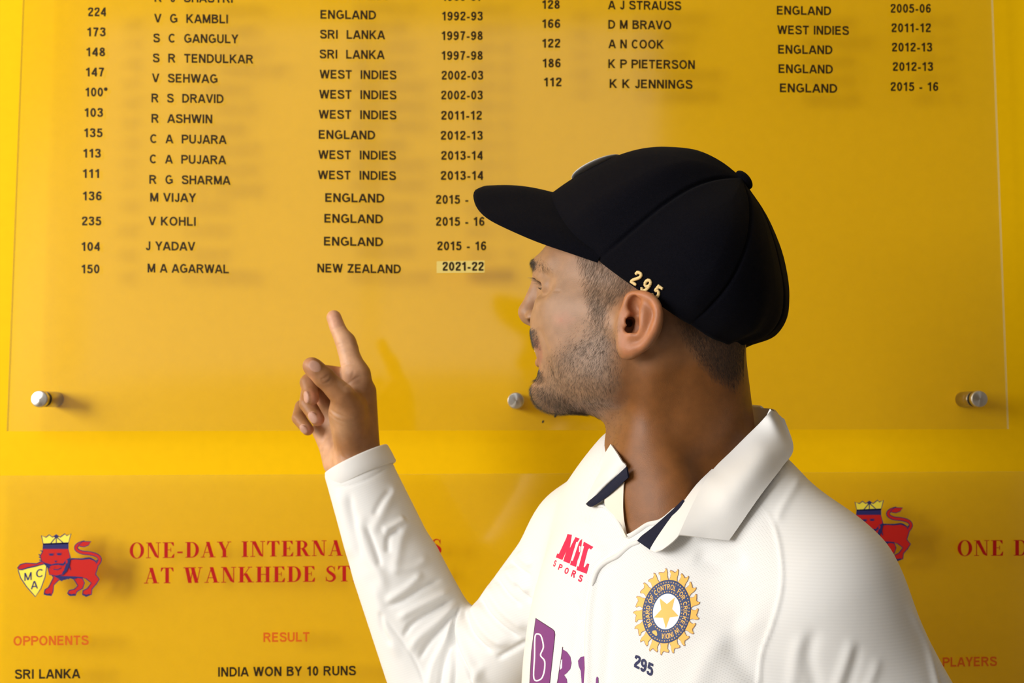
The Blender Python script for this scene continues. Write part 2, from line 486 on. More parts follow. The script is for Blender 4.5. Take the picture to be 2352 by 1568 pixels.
# serif capitals drawn as thick and thin strokes, cap height 1, y up
def serif_glyph(ch):
    T, t, s, sw = 0.21, 0.055, 0.05, 0.085
    q = []   # polygons

    def bar(x0, y0, x1, y1, w0):           # horizontal-measured stroke
        q.append([(x0 - w0 / 2, y0), (x0 + w0 / 2, y0), (x1 + w0 / 2, y1), (x1 - w0 / 2, y1)])

    def serif(x, y, w):                   # slab centred on x
        y0, y1 = (0, s) if y == 0 else (1 - s, 1)
        q.append([(x - w / 2 - sw, y0), (x + w / 2 + sw, y0), (x + w / 2 + sw, y1), (x - w / 2 - sw, y1)])

    def rect(x0, y0, x1, y1):
        q.append([(x0, y0), (x1, y0), (x1, y1), (x0, y1)])

    def bowl(cx, cy, rx, ry, thick, thin, a0, a1, n=22):
        a = np.radians(np.linspace(a0, a1, n))
        o = np.stack([cx + rx * np.cos(a), cy + ry * np.sin(a)], 1)
        i = np.stack([cx + (rx - thick) * np.cos(a), cy + (ry - thin) * np.sin(a)], 1)
        for k in range(n - 1):
            q.append([o[k], o[k + 1], i[k + 1], i[k]])
    if ch == 'O':
        bowl(0.42, 0.5, 0.42, 0.52, 0.2, 0.045, 0, 360, 40); w = 0.84
    elif ch == 'D':
        bar(0.2, 0, 0.2, 1, T); rect(0, 0, 0.42, s); rect(0, 1 - s, 0.42, 1)
        bowl(0.38, 0.5, 0.42, 0.5, 0.2, s, -90, 90); w = 0.8
    elif ch == 'E':
        bar(0.2, 0, 0.2, 1, T); rect(0, 0, 0.66, s); rect(0, 1 - s, 0.64, 1); rect(0.2, 0.49, 0.5, 0.535)
        q.append([(0.66, 0), (0.69, 0.27), (0.65, 0.27), (0.5, 0.04)]); q.append([(0.64, 1), (0.66, 0.76), (0.62, 0.76), (0.48, 0.96)])
        rect(0.46, 0.38, 0.5, 0.65); w = 0.7
    elif ch == 'N':
        bar(0.14, 0, 0.14, 1, t); serif(0.14, 0, t + 0.06); rect(0, 1 - s, 0.22, 1); bar(0.72, 0, 0.72, 1, t); serif(0.72, 1, t + 0.06)
        q.append([(0.08, 1), (0.31, 1), (0.75, 0), (0.69, 0), (0.52, 0.1)]); w = 0.86
    elif ch == '-':
        rect(0.04, 0.29, 0.36, 0.4); w = 0.4
    elif ch == 'A':
        bar(0.12, 0, 0.4, 1, t); bar(0.66, 0, 0.4, 1, T); rect(0.2, 0.3, 0.6, 0.35); serif(0.12, 0, t + 0.03); serif(0.66, 0, T); w = 0.84
    elif ch == 'Y':
        bar(0.42, 0, 0.42, 0.46, T); serif(0.42, 0, T); bar(0.42, 0.42, 0.17, 1, T); bar(0.45, 0.42, 0.7, 1, t); serif(0.17, 1, T); serif(0.7, 1, t + 0.02); w = 0.84
    elif ch == 'I':
        bar(0.2, 0, 0.2, 1, T); serif(0.2, 0, T); serif(0.2, 1, T); w = 0.4
    elif ch == 'T':
        bar(0.37, 0, 0.37, 1, T); serif(0.37, 0, T); rect(0.02, 1 - s, 0.72, 1)
        q.append([(0.02, 1), (0.0, 0.74), (0.04, 0.74), (0.16, 0.96)]); q.append([(0.72, 1), (0.74, 0.74), (0.7, 0.74), (0.58, 0.96)]); w = 0.74
    elif ch == 'R':
        bar(0.2, 0, 0.2, 1, T); serif(0.2, 0, T); rect(0, 1 - s, 0.42, 1); rect(0.2, 0.48, 0.42, 0.52)
        bowl(0.38, 0.74, 0.32, 0.26, 0.19, s, -90, 90); bar(0.44, 0.5, 0.7, 0, T); rect(0.66, 0, 0.88, s); w = 0.84
    elif ch == 'K':
        bar(0.2, 0, 0.2, 1, T); serif(0.2, 0, T); serif(0.2, 1, T); bar(0.3, 0.42, 0.68, 1, t); serif(0.68, 1, t + 0.04); bar(0.42, 0.58, 0.72, 0, T); serif(0.72, 0, T); w = 0.9
    elif ch == 'H':
        bar(0.2, 0, 0.2, 1, T); serif(0.2, 0, T); serif(0.2, 1, T); bar(0.68, 0, 0.68, 1, T); serif(0.68, 0, T); serif(0.68, 1, T); rect(0.2, 0.48, 0.68, 0.53); w = 0.88
    elif ch == 'W':
        for x0, x1, ww in ((0.17, 0.36, T), (0.53, 0.38, t), (0.5, 0.74, T), (0.95, 0.76, t)):
            bar(x1, 0, x0, 1, ww)
        serif(0.17, 1, T); serif(0.5, 1, T); serif(0.95, 1, t + 0.03); w = 1.08
    elif ch == 'L':
        bar(0.2, 0, 0.2, 1, T); serif(0.2, 1, T); rect(0, 0, 0.66, s); q.append([(0.66, 0), (0.69, 0.3), (0.65, 0.3), (0.5, 0.04)]); w = 0.7
    elif ch == 'M':
        bar(0.13, 0, 0.13, 1, t); serif(0.13, 0, t + 0.06); rect(0, 1 - s, 0.3, 1); bar(0.2, 1, 0.5, 0, T); bar(0.5, 0, 0.8, 1, t)
        bar(0.84, 0, 0.84, 1, T); serif(0.84, 0, T); rect(0.75, 1 - s, 1.02, 1); w = 1.04
    elif ch == 'U':
        bar(0.2, 0.3, 0.2, 1, T); serif(0.2, 1, T); bar(0.7, 0.3, 0.7, 1, t); serif(0.7, 1, t + 0.05); bowl(0.41, 0.32, 0.315, 0.34, 0.2, 0.07, 180, 360); w = 0.84
    elif ch == 'S':
        c = smooth_pts([(0.52, 0.76), (0.44, 0.93), (0.28, 0.965), (0.14, 0.86), (0.15, 0.69), (0.32, 0.53), (0.48, 0.39), (0.51, 0.2), (0.38, 0.05), (0.2, 0.035), (0.08, 0.12), (0.04, 0.28)], 4)
        n = len(c)
        ww = 0.05 + 0.15 * np.exp(-((np.linspace(0, 1, n) - 0.5) / 0.24) ** 2)
        d = np.gradient(c, axis=0); d /= np.linalg.norm(d, axis=1)[:, None]
        nr = np.stack([-d[:, 1], d[:, 0]], 1)
        a, b = c + nr * ww[:, None] / 2, c - nr * ww[:, None] / 2
        for k in range(n - 1):
            q.append([a[k], a[k + 1], b[k + 1], b[k]])
        rect(0.51, 0.66, 0.545, 0.98); rect(0.03, 0.02, 0.065, 0.32); w = 0.6
    else:
        w = 0.36
    return q, w


def serif_text(fl, s, x0, x1, y0base, y1base, h, mat=0):
    """string between x0 and x1 with a baseline running from y0base to y1base"""
    x = 0.0
    items = []
    for ch in s:
        q, w = serif_glyph(ch)
        items.append((x, q))
        x += w + 0.11
    tot = x - 0.11
    k = (x1 - x0) / tot
    for gx, q in items:
        for ip, poly in enumerate(q):
            pts = []
            for p in poly:
                X = x0 + (gx + p[0]) * k
                pts.append((X, y0base + (y1base - y0base) * (X - x0) / (x1 - x0) - p[1] * h))
            fl.add(pts, [tuple(range(len(pts)))], mat, (ip % 30) * 0.15)


def acrylic_sheet(corners, parent):
    """sheet with the given four front corners (top-left, top-right, bottom-right, bottom-left) on PANEL_Y"""
    V = []
    for y in (PANEL_Y, PANEL_Y + PANEL_T):
        for c in corners:
            V.append((c[0], y, c[2]))
    F = [(3, 2, 1, 0), (4, 5, 6, 7), (0, 1, 5, 4), (1, 2, 6, 5), (2, 3, 7, 6), (3, 0, 4, 7)]
    me = mesh_from('acrylic_sheet', V, F)
    o = link('acrylic_sheet', me, [M['acrylic'], M['acrylic_edge']], parent)
    for i, p in enumerate(me.polygons):
        p.material_index = 0 if i < 2 else 1
    return o


# upper honours board
bl, br = on_plane(15, 990, PANEL_Y), on_plane(2317.5, 985, PANEL_Y)
ztop = 2.62
ub = empty('honours_board', ((bl[0] + br[0]) / 2, PANEL_Y, bl[2]))
tag(ub, 'large clear acrylic board on the yellow wall with rows of black names, scores and seasons', 'notice board')
xl = on_plane(50, 0, PANEL_Y)[0]
xr = on_plane(2280, 0, PANEL_Y)[0]
INV = Matrix.Translation(-Vector(ub.location))


def child_fix(root):
    """keep children authored in world space where they stand"""
    bpy.context.view_layer.update()
    inv = root.matrix_world.inverted()
    for c in root.children:
        c.matrix_parent_inverse = inv


acrylic_sheet([(bl[0] + 0.001, 0, ztop), (br[0] - 0.001, 0, ztop), br, bl], ub)

WI, EN, SL = 'WEST  INDIES', 'ENGLAND', 'SRI  LANKA'
rowsL = [
    [('R  J  SHASTRI', 355, 535, -4.5), ('AUSTRALIA', 738, 890, -11), ('1986-87', 1016, 1108, -8)],
    [('224', 202, 244, 27.5), ('V  G  KAMBLI', 354, 524, 43), (EN, 736, 864, 34), ('1992-93', 1015, 1109, 37)],
    [('173', 200, 243, 73.5), ('S  C  GANGULY', 352, 548, 88.5), (SL, 735, 885, 79.5), ('1997-98', 1014, 1109, 82)],
    [('148', 198, 242, 119.5), ('S  R  TENDULKAR', 351, 582, 134.5), (SL, 734, 884, 125), ('1997-98', 1014, 1109, 127.5)],
    [('147', 197, 240, 165.5), ('V  SEHWAG', 349, 500, 180), (WI, 734, 911, 171.5), ('2002-03', 1014, 1110, 173)],
    [('100*', 196, 248, 211.5), ('R  S  DRAVID', 348, 514, 226), (WI, 733, 911, 217.5), ('2002-03', 1013, 1109, 218.5)],
    [('103', 194, 237, 258.5), ('R  ASHWIN', 348, 488, 272.5), (WI, 732, 911, 263.5), ('2011-12', 1013, 1107, 265)],
    [('135', 193, 236, 305), ('C  A  PUJARA', 345, 521, 319.5), (EN, 732, 862, 309.5), ('2012-13', 1012, 1109, 311)],
    [('113', 191, 232, 352), ('C  A  PUJARA', 344, 520, 366), (WI, 731, 910, 356), ('2013-14', 1013, 1109, 357)],
    [('111', 190, 228, 398.5), ('R  G  SHARMA', 343, 530, 413), (WI, 730, 910, 402.5), ('2013-14', 1012, 1110, 403)],
    [('136', 190, 234, 450), ('M VIJAY', 345, 451, 453.5), (EN, 747, 883, 454.5), ('2015 - 16', 1001, 1113, 458)],
    [('235', 188, 233, 507.5), ('V KOHLI', 341, 450, 508), (EN, 745, 880, 502), ('2015 - 16', 1001, 1113, 508.5)],
    [('104', 187, 230, 566), ('J YADAV', 335, 449, 565), (EN, 744, 880, 554.5), ('2015 - 16', 1004, 1117, 564.5)],
    [('150', 187, 229, 617.5), ('M A AGARWAL', 339, 526, 616.5), ('NEW ZEALAND', 729, 921, 616.5), ('2021-22', 1016, 1111, 611.5)],
]
rowsR = [
    [('128', 1245, 1286, 10.5), ('A J STRAUSS', 1396, 1565, 12.5), (EN, 1784, 1909, 24.5), ('2005-06', 2045, 2138, 19.5)],
    [('166', 1245, 1287, 54.5), ('D M BRAVO', 1397, 1542, 57), ('WEST INDIES', 1785, 1950, 69.5), ('2011-12', 2047, 2138, 64)],
    [('122', 1245, 1287, 99.5), ('A N COOK', 1397, 1525, 101.5), (EN, 1787, 1912, 114), ('2012-13', 2048, 2141, 108.5)],
    [('186', 1246, 1288, 145), ('K P PIETERSON', 1397, 1596, 147.5), (EN, 1788, 1913, 158.5), ('2012-13', 2050, 2143, 153)],
    [('112', 1249, 1290, 188.5), ('K K JENNINGS', 1400, 1591, 193), (EN, 1791, 1923, 202.5), ('2015 - 16', 2045, 2155, 199)],
]
for rows in (rowsL, rowsR):
    for r in rows:
        for s, x0, x1, yc in r:
            fl = Flat()
            if s == '2021-22':
                fl.poly([(1003, 600), (1113, 598), (1113, 626), (1003, 627)], 1, 0)
            V, Fc = fit_text(s, x0, x1, yc, 20.5, 0.7 if s[0].isalpha() else 0.0)
            fl.add(V, Fc, 0, 2)
            o = fl.to_plane('record_entry', PANEL_Y, [M['black'], M['tape']], ub)
            if s == '2021-22':
                o['label'] = 'season printed on a pale stuck on label'
child_fix(ub)

# lower honours board
lb = empty('honours_board', (0, PANEL_Y, 0.75))
tag(lb, 'lower clear acrylic board headed in crimson serif capitals beside a red lion emblem', 'notice board')
tl, tr = on_plane(-60, 1093.5, PANEL_Y), on_plane(2420, 1083, PANEL_Y)
acrylic_sheet([tl, tr, (tr[0], 0, 0.72), (tl[0], 0, 0.72)], lb)
fl = Flat(); serif_text(fl, 'ONE-DAY INTERNATIONALS', 298, 1014, 1282, 1273, 36); fl.to_plane('heading_line', PANEL_Y, M['crimson'], lb)
fl = Flat(); serif_text(fl, 'AT WANKHEDE STADIUM', 331, 985, 1339.5, 1333, 36); fl.to_plane('heading_line', PANEL_Y, M['crimson'], lb)
fl = Flat(); serif_text(fl, 'ONE DAY', 2199, 2437, 1276.5, 1275, 36); fl.to_plane('heading_line', PANEL_Y, M['crimson'], lb)
for s, x0, x1, yc, mt in (('OPPONENTS', 31, 204, 1470.5, 'orange'), ('RESULT', 605, 711, 1462.5, 'orange'), ('PLAYERS', 2165, 2290, 1519, 'orange'),
                          ('SRI LANKA', 34, 185, 1547, 'black'), ('INDIA WON BY 10 RUNS', 501, 818, 1541, 'black')):
    fl = Flat()
    V, Fc = fit_text(s, x0, x1, yc, 22, -0.6 if s != 'PLAYERS' else -1.0)
    fl.add(V, Fc)
    fl.to_plane('column_heading' if mt == 'orange' else 'record_entry', PANEL_Y, M[mt], lb)


def lion(ox, oy, k):
    """walking crowned lion with a lettered shield; drawn in 1/4 pixel units"""
    fl = Flat()
    NV, RD, YL = 0, 1, 2

    def q(pts):
        return [(ox + k * x / 4.041, oy + k * y / 4.041) for x, y in pts]
    body = [(640, 425), (700, 416), (760, 421), (830, 413), (875, 430), (905, 455), (913, 480), (900, 520), (888, 560), (923, 605), (895, 650), (855, 695), (850, 745),
            (800, 765), (766, 745), (772, 710), (812, 690), (848, 640), (800, 600), (765, 590), (785, 640), (768, 690), (715, 720), (700, 755), (650, 757), (628, 735), (642, 708),
            (690, 698), (724, 665), (685, 602), (640, 590), (610, 605), (570, 610), (548, 612), (500, 660), (494, 720), (478, 757), (430, 750), (410, 733), (420, 700), (452, 680), (497, 590), (480, 560), (480, 470)]
    fl.poly(q(body), RD, 1)
    fl.stroke(q(body), 7 * k / 4.041 * 1.25, NV, 3, True)
    arm = [(400, 432), (340, 460), (240, 455), (190, 468), (163, 500), (180, 517), (212, 512), (260, 497), (330, 482), (420, 462)]
    fl.poly(q(arm), RD, 1); fl.stroke(q(arm), 7 * k / 4.041 * 1.25, NV, 3, True)
    tail = smooth_pts([(905, 470), (928, 425), (905, 388), (840, 366), (765, 357), (718, 335), (708, 305), (738, 277), (790, 262)], 6)
    fl.stroke(q(tail), 38 * k / 4.041, NV, 2); fl.stroke(q(tail), 23 * k / 4.041, RD, 4)
    fl.stroke(q(smooth_pts([(660, 412), (760, 414), (830, 406), (872, 424), (890, 438), (905, 425)], 5)), 9 * k / 4.041, NV, 5)
    tuft = [(730, 288), (770, 253), (848, 256), (822, 290), (782, 305), (745, 300)]
    fl.poly(q(tuft), RD, 5); fl.stroke(q(tuft), 7 * k / 4.041, NV, 6, True)
    face = [(400, 320), (636, 320), (657, 405), (645, 470), (620, 530), (590, 560), (520, 573), (462, 562), (448, 500), (420, 455), (388, 437), (376, 385), (398, 348)]
    fl.poly(q(face), RD, 7); fl.stroke(q(face), 8 * k / 4.041, NV, 8, True)
    for a, b in (((376, 385), (362, 372)), ((380, 405), (364, 398)), ((384, 430), (366, 425)), ((395, 345), (378, 338))):
        fl.stroke(q([a, b]), 10 * k / 4.041, NV, 8)
    beard = [(425, 452), (480, 466), (520, 456), (590, 458), (618, 420), (657, 402), (652, 440), (638, 500), (600, 552), (575, 555), (602, 505), (620, 450), (590, 480), (545, 470), (480, 476), (470, 500), (450, 505)]
    fl.poly(q(beard), NV, 9)
    for c, rx, ry in (((490, 490), 26, 9), ((552, 487), 24, 12), ((585, 515), 14, 13), ((622, 440), 9, 18)):
        fl.disc(q([c])[0], rx * k / 4.041, ry * k / 4.041, RD, 10)
    fl.stroke(q([(500, 512), (540, 515), (570, 500)]), 8 * k / 4.041, NV, 10)
    for c in ((480, 378), (552, 374)):
        fl.disc(q([c])[0], 22 * k / 4.041, 8 * k / 4.041, NV, 10)
        fl.stroke(q([(c[0] - 26, c[1] - 10), (c[0] + 26, c[1] - 12)]), 5 * k / 4.041, NV, 10)
    fl.poly(q([(505, 432), (535, 432), (520, 450)]), NV, 10)
    fringe = [(478, 560), (520, 572), (600, 575), (700, 578), (770, 585), (765, 600), (720, 592), (700, 603), (660, 590), (640, 605), (600, 598), (575, 626), (556, 606)]
    fl.poly(q(fringe), NV, 6)
    for c in ((440, 745), (665, 748), (800, 752)):
        fl.stroke(q([(c[0] - 30, c[1] - 6), (c[0], c[1] + 4), (c[0] + 30, c[1] - 4)]), 16 * k / 4.041, NV, 6)
    fl.stroke(q([(640, 455), (655, 520)]), 8 * k / 4.041, NV, 6)
    crown = [(388, 200), (430, 215), (460, 192), (490, 214), (525, 192), (562, 214), (605, 182), (622, 200), (662, 182), (638, 272), (404, 280)]
    fl.poly(q(crown), YL, 7); fl.stroke(q(crown), 9 * k / 4.041, NV, 9, True)
    fl.poly(q([(402, 272), (640, 262), (640, 322), (398, 324)]), NV, 9)
    for e in ((468, 278), (525, 275), (590, 268)):
        fl.stroke(q([(525, 210), e]), 8 * k / 4.041, NV, 9)
    fl.poly(q([(525, 186), (552, 207), (525, 226), (498, 207)]), NV, 10)
    shield = [(172, 518), (212, 516), (262, 500), (330, 486), (415, 462), (436, 482), (424, 580), (384, 690), (332, 766), (250, 672), (196, 592)]
    fl.poly(q(shield), YL, 10); fl.stroke(q(shield), 9 * k / 4.041, NV, 11, True)
    for s, cx, cy, w in (('M', 264, 578, 68), ('C', 370, 548, 62), ('A', 323, 656, 66)):
        (x0, y0), (x1, _) = q([(cx - w / 2, cy), (cx + w / 2, cy)])
        V, Fc = fit_text(s, x0, x1, y0, 74 * k / 4.041, -8, 0.14)
        fl.add(V, Fc, NV, 12)
    return fl


lion(0, 1180, 1.0).to_plane('lion_emblem', PANEL_Y, [M['navyprint'], M['redprint'], M['lemon']], lb)
lion(1996 - 130 * 0.965, 1149 - 46 * 0.965, 0.965).to_plane('lion_emblem', PANEL_Y, [M['navyprint'], M['redprint'], M['lemon']], lb)
child_fix(lb)


# standoffs that carry the upper board
def lathe(name, prof, n=40):
    V, F = [], []
    for r, z in prof:
        for i in range(n):
            a = 2 * math.pi * i / n
            V.append((r * math.cos(a), r * math.sin(a), z))
    for k in range(len(prof) - 1):
        for i in range(n):
            j = (i + 1) % n
            F.append((k * n + i, k * n + j, (k + 1) * n + j, (k + 1) * n + i))
    F.append(tuple(range(n))[::-1])
    F.append(tuple((len(prof) - 1) * n + i for i in range(n)))
    return mesh_from(name, V, F)


capm = lathe('cap', [(0.0118, 0.0), (0.0124, 0.001), (0.0124, 0.0078), (0.0114, 0.0092), (0.0108, 0.0094)])
washm = lathe('washer', [(0.0116, 0.0), (0.0116, 0.0012)])
barm = lathe('barrel', [(0.0112, 0.0), (0.0118, 0.001), (0.0118, 0.038), (0.0112, 0.0388)])
root0 = None
for px, py, lab in ((91, 916, 'steel standoff bolt at the left lower corner of the upper board'),
                    (1185, 920, 'steel standoff bolt in the middle of the upper board edge, by the chin'),
                    (2249, 916, 'steel standoff bolt at the right lower corner of the upper board')):
    c = on_plane(px, py, PANEL_Y - 0.009)
    r = empty('standoff_bolt', (c[0], WALL_Y, c[2]))
    r.rotation_euler = (math.pi / 2, 0, 0)
    tag(r, lab, 'bolt', 'standoff bolts of the upper board')
    for nm, me, mt, z in (('barrel', barm, M['steel_dark'], 0.0005), ('washer', washm, M['rubber'], 0.0465), ('cap', capm, M['steel'], 0.0478)):
        o = bpy.data.objects.new(nm, me)
        if not me.materials:
            me.materials.append(mt)
            me.polygons.foreach_set('use_smooth', [len(p.vertices) == 4 for p in me.polygons])
            me.set_sharp_from_angle(angle=0.6)
        COL.objects.link(o)
        o.parent = r
        o.location = (0, 0, z)
# two specks of dirt on the wall below the middle bolt
for px, py, s in ((1276, 954, 1.0), (1247, 968, 0.7)):
    c = on_plane(px, py, WALL_Y - 0.0004)
    bm = bmesh.new()
    bmesh.ops.create_icosphere(bm, subdivisions=2, radius=1)
    for v in bm.verts:
        v.co = Vector((v.co.x * 0.0022 * s + v.co.z * 0.001 * s, v.co.y * 0.0004, v.co.z * 0.0032 * s))
    me = bpy.data.meshes.new('dirt_speck'); bm.to_mesh(me); bm.free()
    o = link('dirt_speck', me, M['rubber'], None, True)
    o.location = c
    tag(o, 'larger dark speck on the yellow wall beneath the chin' if s == 1 else 'smaller dark speck on the yellow wall nearer the middle bolt', 'speck')
# ------------------------------------------------------------------ implicit modelling: smooth unions on a sparse lattice
def unit(v):
    v = np.asarray(v, float)
    return v / np.linalg.norm(v)


class Sdf:
    def __init__(self):
        self.ops = []

    def _add(self, fn, sub, k):
        self.ops.append((fn, sub, k))

    def ball(self, c, r, k=0.01, sub=False):
        c = np.asarray(c, np.float32)
        self._add(lambda p: np.linalg.norm(p - c, axis=1) - r, sub, k)

    def cone(self, a, b, ra, rb, k=0.01, sub=False):
        """rounded cone from a (radius ra) to b (radius rb)"""
        a = np.asarray(a, np.float32); b = np.asarray(b, np.float32)
        ba = b - a
        l2 = float(ba @ ba)

        def fn(p):
            t = np.clip(((p - a) @ ba) / l2, 0, 1)
            return np.linalg.norm(p - a - t[:, None] * ba, axis=1) - (ra + (rb - ra) * t)
        self._add(fn, sub, k)

    def chain(self, pts, rs, k=0.01, sub=False, kk=0.004):
        """tube through several points (one smooth piece)"""
        pts = [np.asarray(p, np.float32) for p in pts]

        def fn(p):
            d = None
            for i in range(len(pts) - 1):
                a, ba = pts[i], pts[i + 1] - pts[i]
                t = np.clip(((p - a) @ ba) / float(ba @ ba), 0, 1)
                e = np.linalg.norm(p - a - t[:, None] * ba, axis=1) - (rs[i] + (rs[i + 1] - rs[i]) * t)
                d = e if d is None else np.minimum(d, e)
            return d
        self._add(fn, sub, k)

    def ell(self, c, r, axes, k=0.01, sub=False):
        c = np.asarray(c, np.float32)
        A = np.array([unit(x) for x in axes], np.float32).T
        r = np.asarray(r, np.float32)

        def fn(p):
            q = (p - c) @ A
            k0 = np.linalg.norm(q / r, axis=1)
            k1 = np.linalg.norm(q / (r * r), axis=1)
            return k0 * (k0 - 1) / np.maximum(k1, 1e-6)
        self._add(fn, sub, k)

    def custom(self, fn, k, sub):
        self._add(fn, sub, k)

    def value(self, p, ops=None):
        d = np.full(len(p), 1.0, np.float32)
        for fn, sub, k in (self.ops if ops is None else ops):
            e = fn(p).astype(np.float32)
            if not sub:
                h = np.clip(0.5 + 0.5 * (d - e) / k, 0, 1)
                d = d + (e - d) * h - k * h * (1 - h)
            else:
                h = np.clip(0.5 - 0.5 * (d + e) / k, 0, 1)
                d = d + (-e - d) * h + k * h * (1 - h)
        return d

    def mesh(self, lo, hi, vox, B=20):
        lo = np.asarray(lo, float)
        nb = np.ceil((np.asarray(hi) - lo) / (vox * B)).astype(int)
        bi = np.stack(np.meshgrid(*[np.arange(n) for n in nb], indexing='ij'), -1).reshape(-1, 3)
        cen = (lo + (bi + 0.5) * B * vox).astype(np.float32)
        R = vox * B * 0.5 * math.sqrt(3) + 2 * vox
        pd = np.stack([fn(cen) for fn, _, _ in self.ops], 1)
        d = self.value(cen)
        act = np.where(np.abs(d) < R * 1.6 + 0.012)[0]
        g = np.stack(np.meshgrid(*[np.arange(B + 2)] * 3, indexing='ij'), -1).reshape(-1, 3)
        keys, pos, quads = [], [], []
        NB = nb * B + 4
        mul = np.array([NB[1] * NB[2], NB[2], 1], np.int64)
        for a in act:
            ops = [o for o, e in zip(self.ops, pd[a]) if e < R * 2 + 2 * o[2] + 0.01]
            if not any(not o[1] for o in ops):
                continue
            idx = bi[a] * B + g
            p = (lo + idx * vox).astype(np.float32)
            f = self.value(p, ops).reshape(B + 2, B + 2, B + 2)
            s = f < 0
            if s.all() or not s.any():
                continue
            # cell vertices for cells 0..B
            n = B + 1
            cnt = np.zeros((n, n, n), np.float32)
            acc = np.zeros((n, n, n, 3), np.float32)
            for ax in range(3):
                o1, o2 = [x for x in range(3) if x != ax]
                for u in (0, 1):
                    for v in (0, 1):
                        off = [0, 0, 0]; off[o1] = u; off[o2] = v
                        off2 = list(off); off2[ax] = 1
                        f0 = f[off[0]:off[0] + n, off[1]:off[1] + n, off[2]:off[2] + n]
                        f1 = f[off2[0]:off2[0] + n, off2[1]:off2[1] + n, off2[2]:off2[2] + n]
                        m = (f0 < 0) != (f1 < 0)
                        t = np.where(m, f0 / np.where(m, f0 - f1, 1), 0)
                        cnt += m
                        for c in range(3):
                            acc[..., c] += np.where(m, off[c] + (t if c == ax else 0), 0)
            cm = np.argwhere(cnt > 0)
            v = acc[tuple(cm.T)] / cnt[tuple(cm.T)][:, None] + cm
            gi = bi[a] * B + cm
            keys.append(gi @ mul)
            pos.append(lo + (bi[a] * B + v) * vox)
            # quads around lattice edges owned by this block (base index 1..B)
            for ax in range(3):
                o1, o2 = (ax + 1) % 3, (ax + 2) % 3
                sl = [slice(1, B + 1)] * 3
                s0 = s[tuple(sl)]
                sl2 = list(sl); sl2[ax] = slice(2, B + 2)
                s1 = s[tuple(sl2)]
                e = np.argwhere(s0 != s1) + 1
                if not len(e):
                    continue
                flip = s0[tuple((e - 1).T)]
                E = bi[a] * B + e
                d1 = np.zeros(3, int); d1[o1] = 1
                d2 = np.zeros(3, int); d2[o2] = 1
                qk = np.stack([(E - d1 - d2) @ mul, (E - d2) @ mul, E @ mul, (E - d1) @ mul], 1)
                qk[~flip] = qk[~flip][:, ::-1]
                quads.append(qk)
        K = np.concatenate(keys); X = np.concatenate(pos); Q = np.concatenate(quads)
        uk, first = np.unique(K, return_index=True)
        V = X[first]
        Qi = np.searchsorted(uk, Q)
        ok = (Qi < len(uk)).all(1)
        Qi = Qi[ok]
        good = (uk[Qi] == Q[ok]).all(1)
        return V, Qi[good]


def vert_normals(V, Q):
    n = np.zeros_like(V)
    e = np.cross(V[Q[:, 2]] - V[Q[:, 0]], V[Q[:, 3]] - V[Q[:, 1]])
    for c in range(Q.shape[1]):
        for ax in range(3):
            n[:, ax] += np.bincount(Q[:, c], e[:, ax], len(V))
    return n / (np.linalg.norm(n, axis=1)[:, None] + 1e-12)


def relax(V, Q, it=2, lam=0.5):
    V = V.copy()
    for _ in range(it):
        acc = np.zeros_like(V); cnt = np.zeros(len(V))
        for a, b in ((0, 1), (1, 2), (2, 3), (3, 0)):
            for i, j in ((a, b), (b, a)):
                cnt += np.bincount(Q[:, i], minlength=len(V))
                for ax in range(3):
                    acc[:, ax] += np.bincount(Q[:, i], V[Q[:, j], ax], len(V))
        V += lam * (acc / cnt[:, None] - V)
    return V


def seg_dist(x, y, pts):
    """distance in pixels from points to a polyline, and position 0..1 along it"""
    pts = np.asarray(pts, float)
    L = np.r_[0, np.cumsum(np.linalg.norm(np.diff(pts, axis=0), axis=1))]
    best = np.full(x.shape, 1e9); par = np.zeros(x.shape)
    for i in range(len(pts) - 1):
        a, b = pts[i], pts[i + 1]
        ba = b - a
        l2 = ba @ ba + 1e-9
        t = np.clip(((x - a[0]) * ba[0] + (y - a[1]) * ba[1]) / l2, 0, 1)
        d = np.hypot(x - a[0] - t * ba[0], y - a[1] - t * ba[1])
        m = d < best
        best = np.where(m, d, best)
        par = np.where(m, (L[i] + t * (L[i + 1] - L[i])) / L[-1], par)
    return best, par


def in_poly(x, y, pts):
    pts = np.asarray(pts, float)
    inside = np.zeros(x.shape, bool)
    j = len(pts) - 1
    for i in range(len(pts)):
        xi, yi = pts[i]; xj, yj = pts[j]
        c = ((yi > y) != (yj > y)) & (x < (xj - xi) * (y - yi) / (yj - yi + 1e-12) + xi)
        inside ^= c
        j = i
    return inside


def soft_poly(x, y, pts, feather):
    """1 inside, falling to 0 over `feather` pixels outside and rising inside"""
    d, _ = seg_dist(x, y, list(pts) + [pts[0]])
    s = np.where(in_poly(x, y, pts), d, -d)
    return np.clip(0.5 + s / (2 * feather), 0, 1)


# ------------------------------------------------------------------ head frame
YAW, PITCH = math.radians(25), math.radians(15)
HF = np.array([-math.cos(YAW) * math.cos(PITCH), math.sin(YAW) * math.cos(PITCH), math.sin(PITCH)])
HL = np.array([-math.sin(YAW), -math.cos(YAW), 0.0])      # towards the person's left, our side
HU = np.cross(HF, HL); HU = HU if HU[2] > 0 else -HU
HC = P(1450, 735, 0.96)                                   # point of the median plane between the ears
AX = (HF, HL, HU)


def S(px, py, off=0.0):
    """the point seen at this pixel that lies off millimetres to the left of the median plane"""
    d = ray(px, py)
    t = ((HC + HL * off / 1000 - CAMPOS) @ HL) / (d @ HL)
    return CAMPOS + d * t


def mir(p):
    p = np.asarray(p, float)
    return p - 2 * ((p - HC) @ HL)[..., None] * HL if p.ndim > 1 else p - 2 * float((p - HC) @ HL) * HL


body = Sdf()


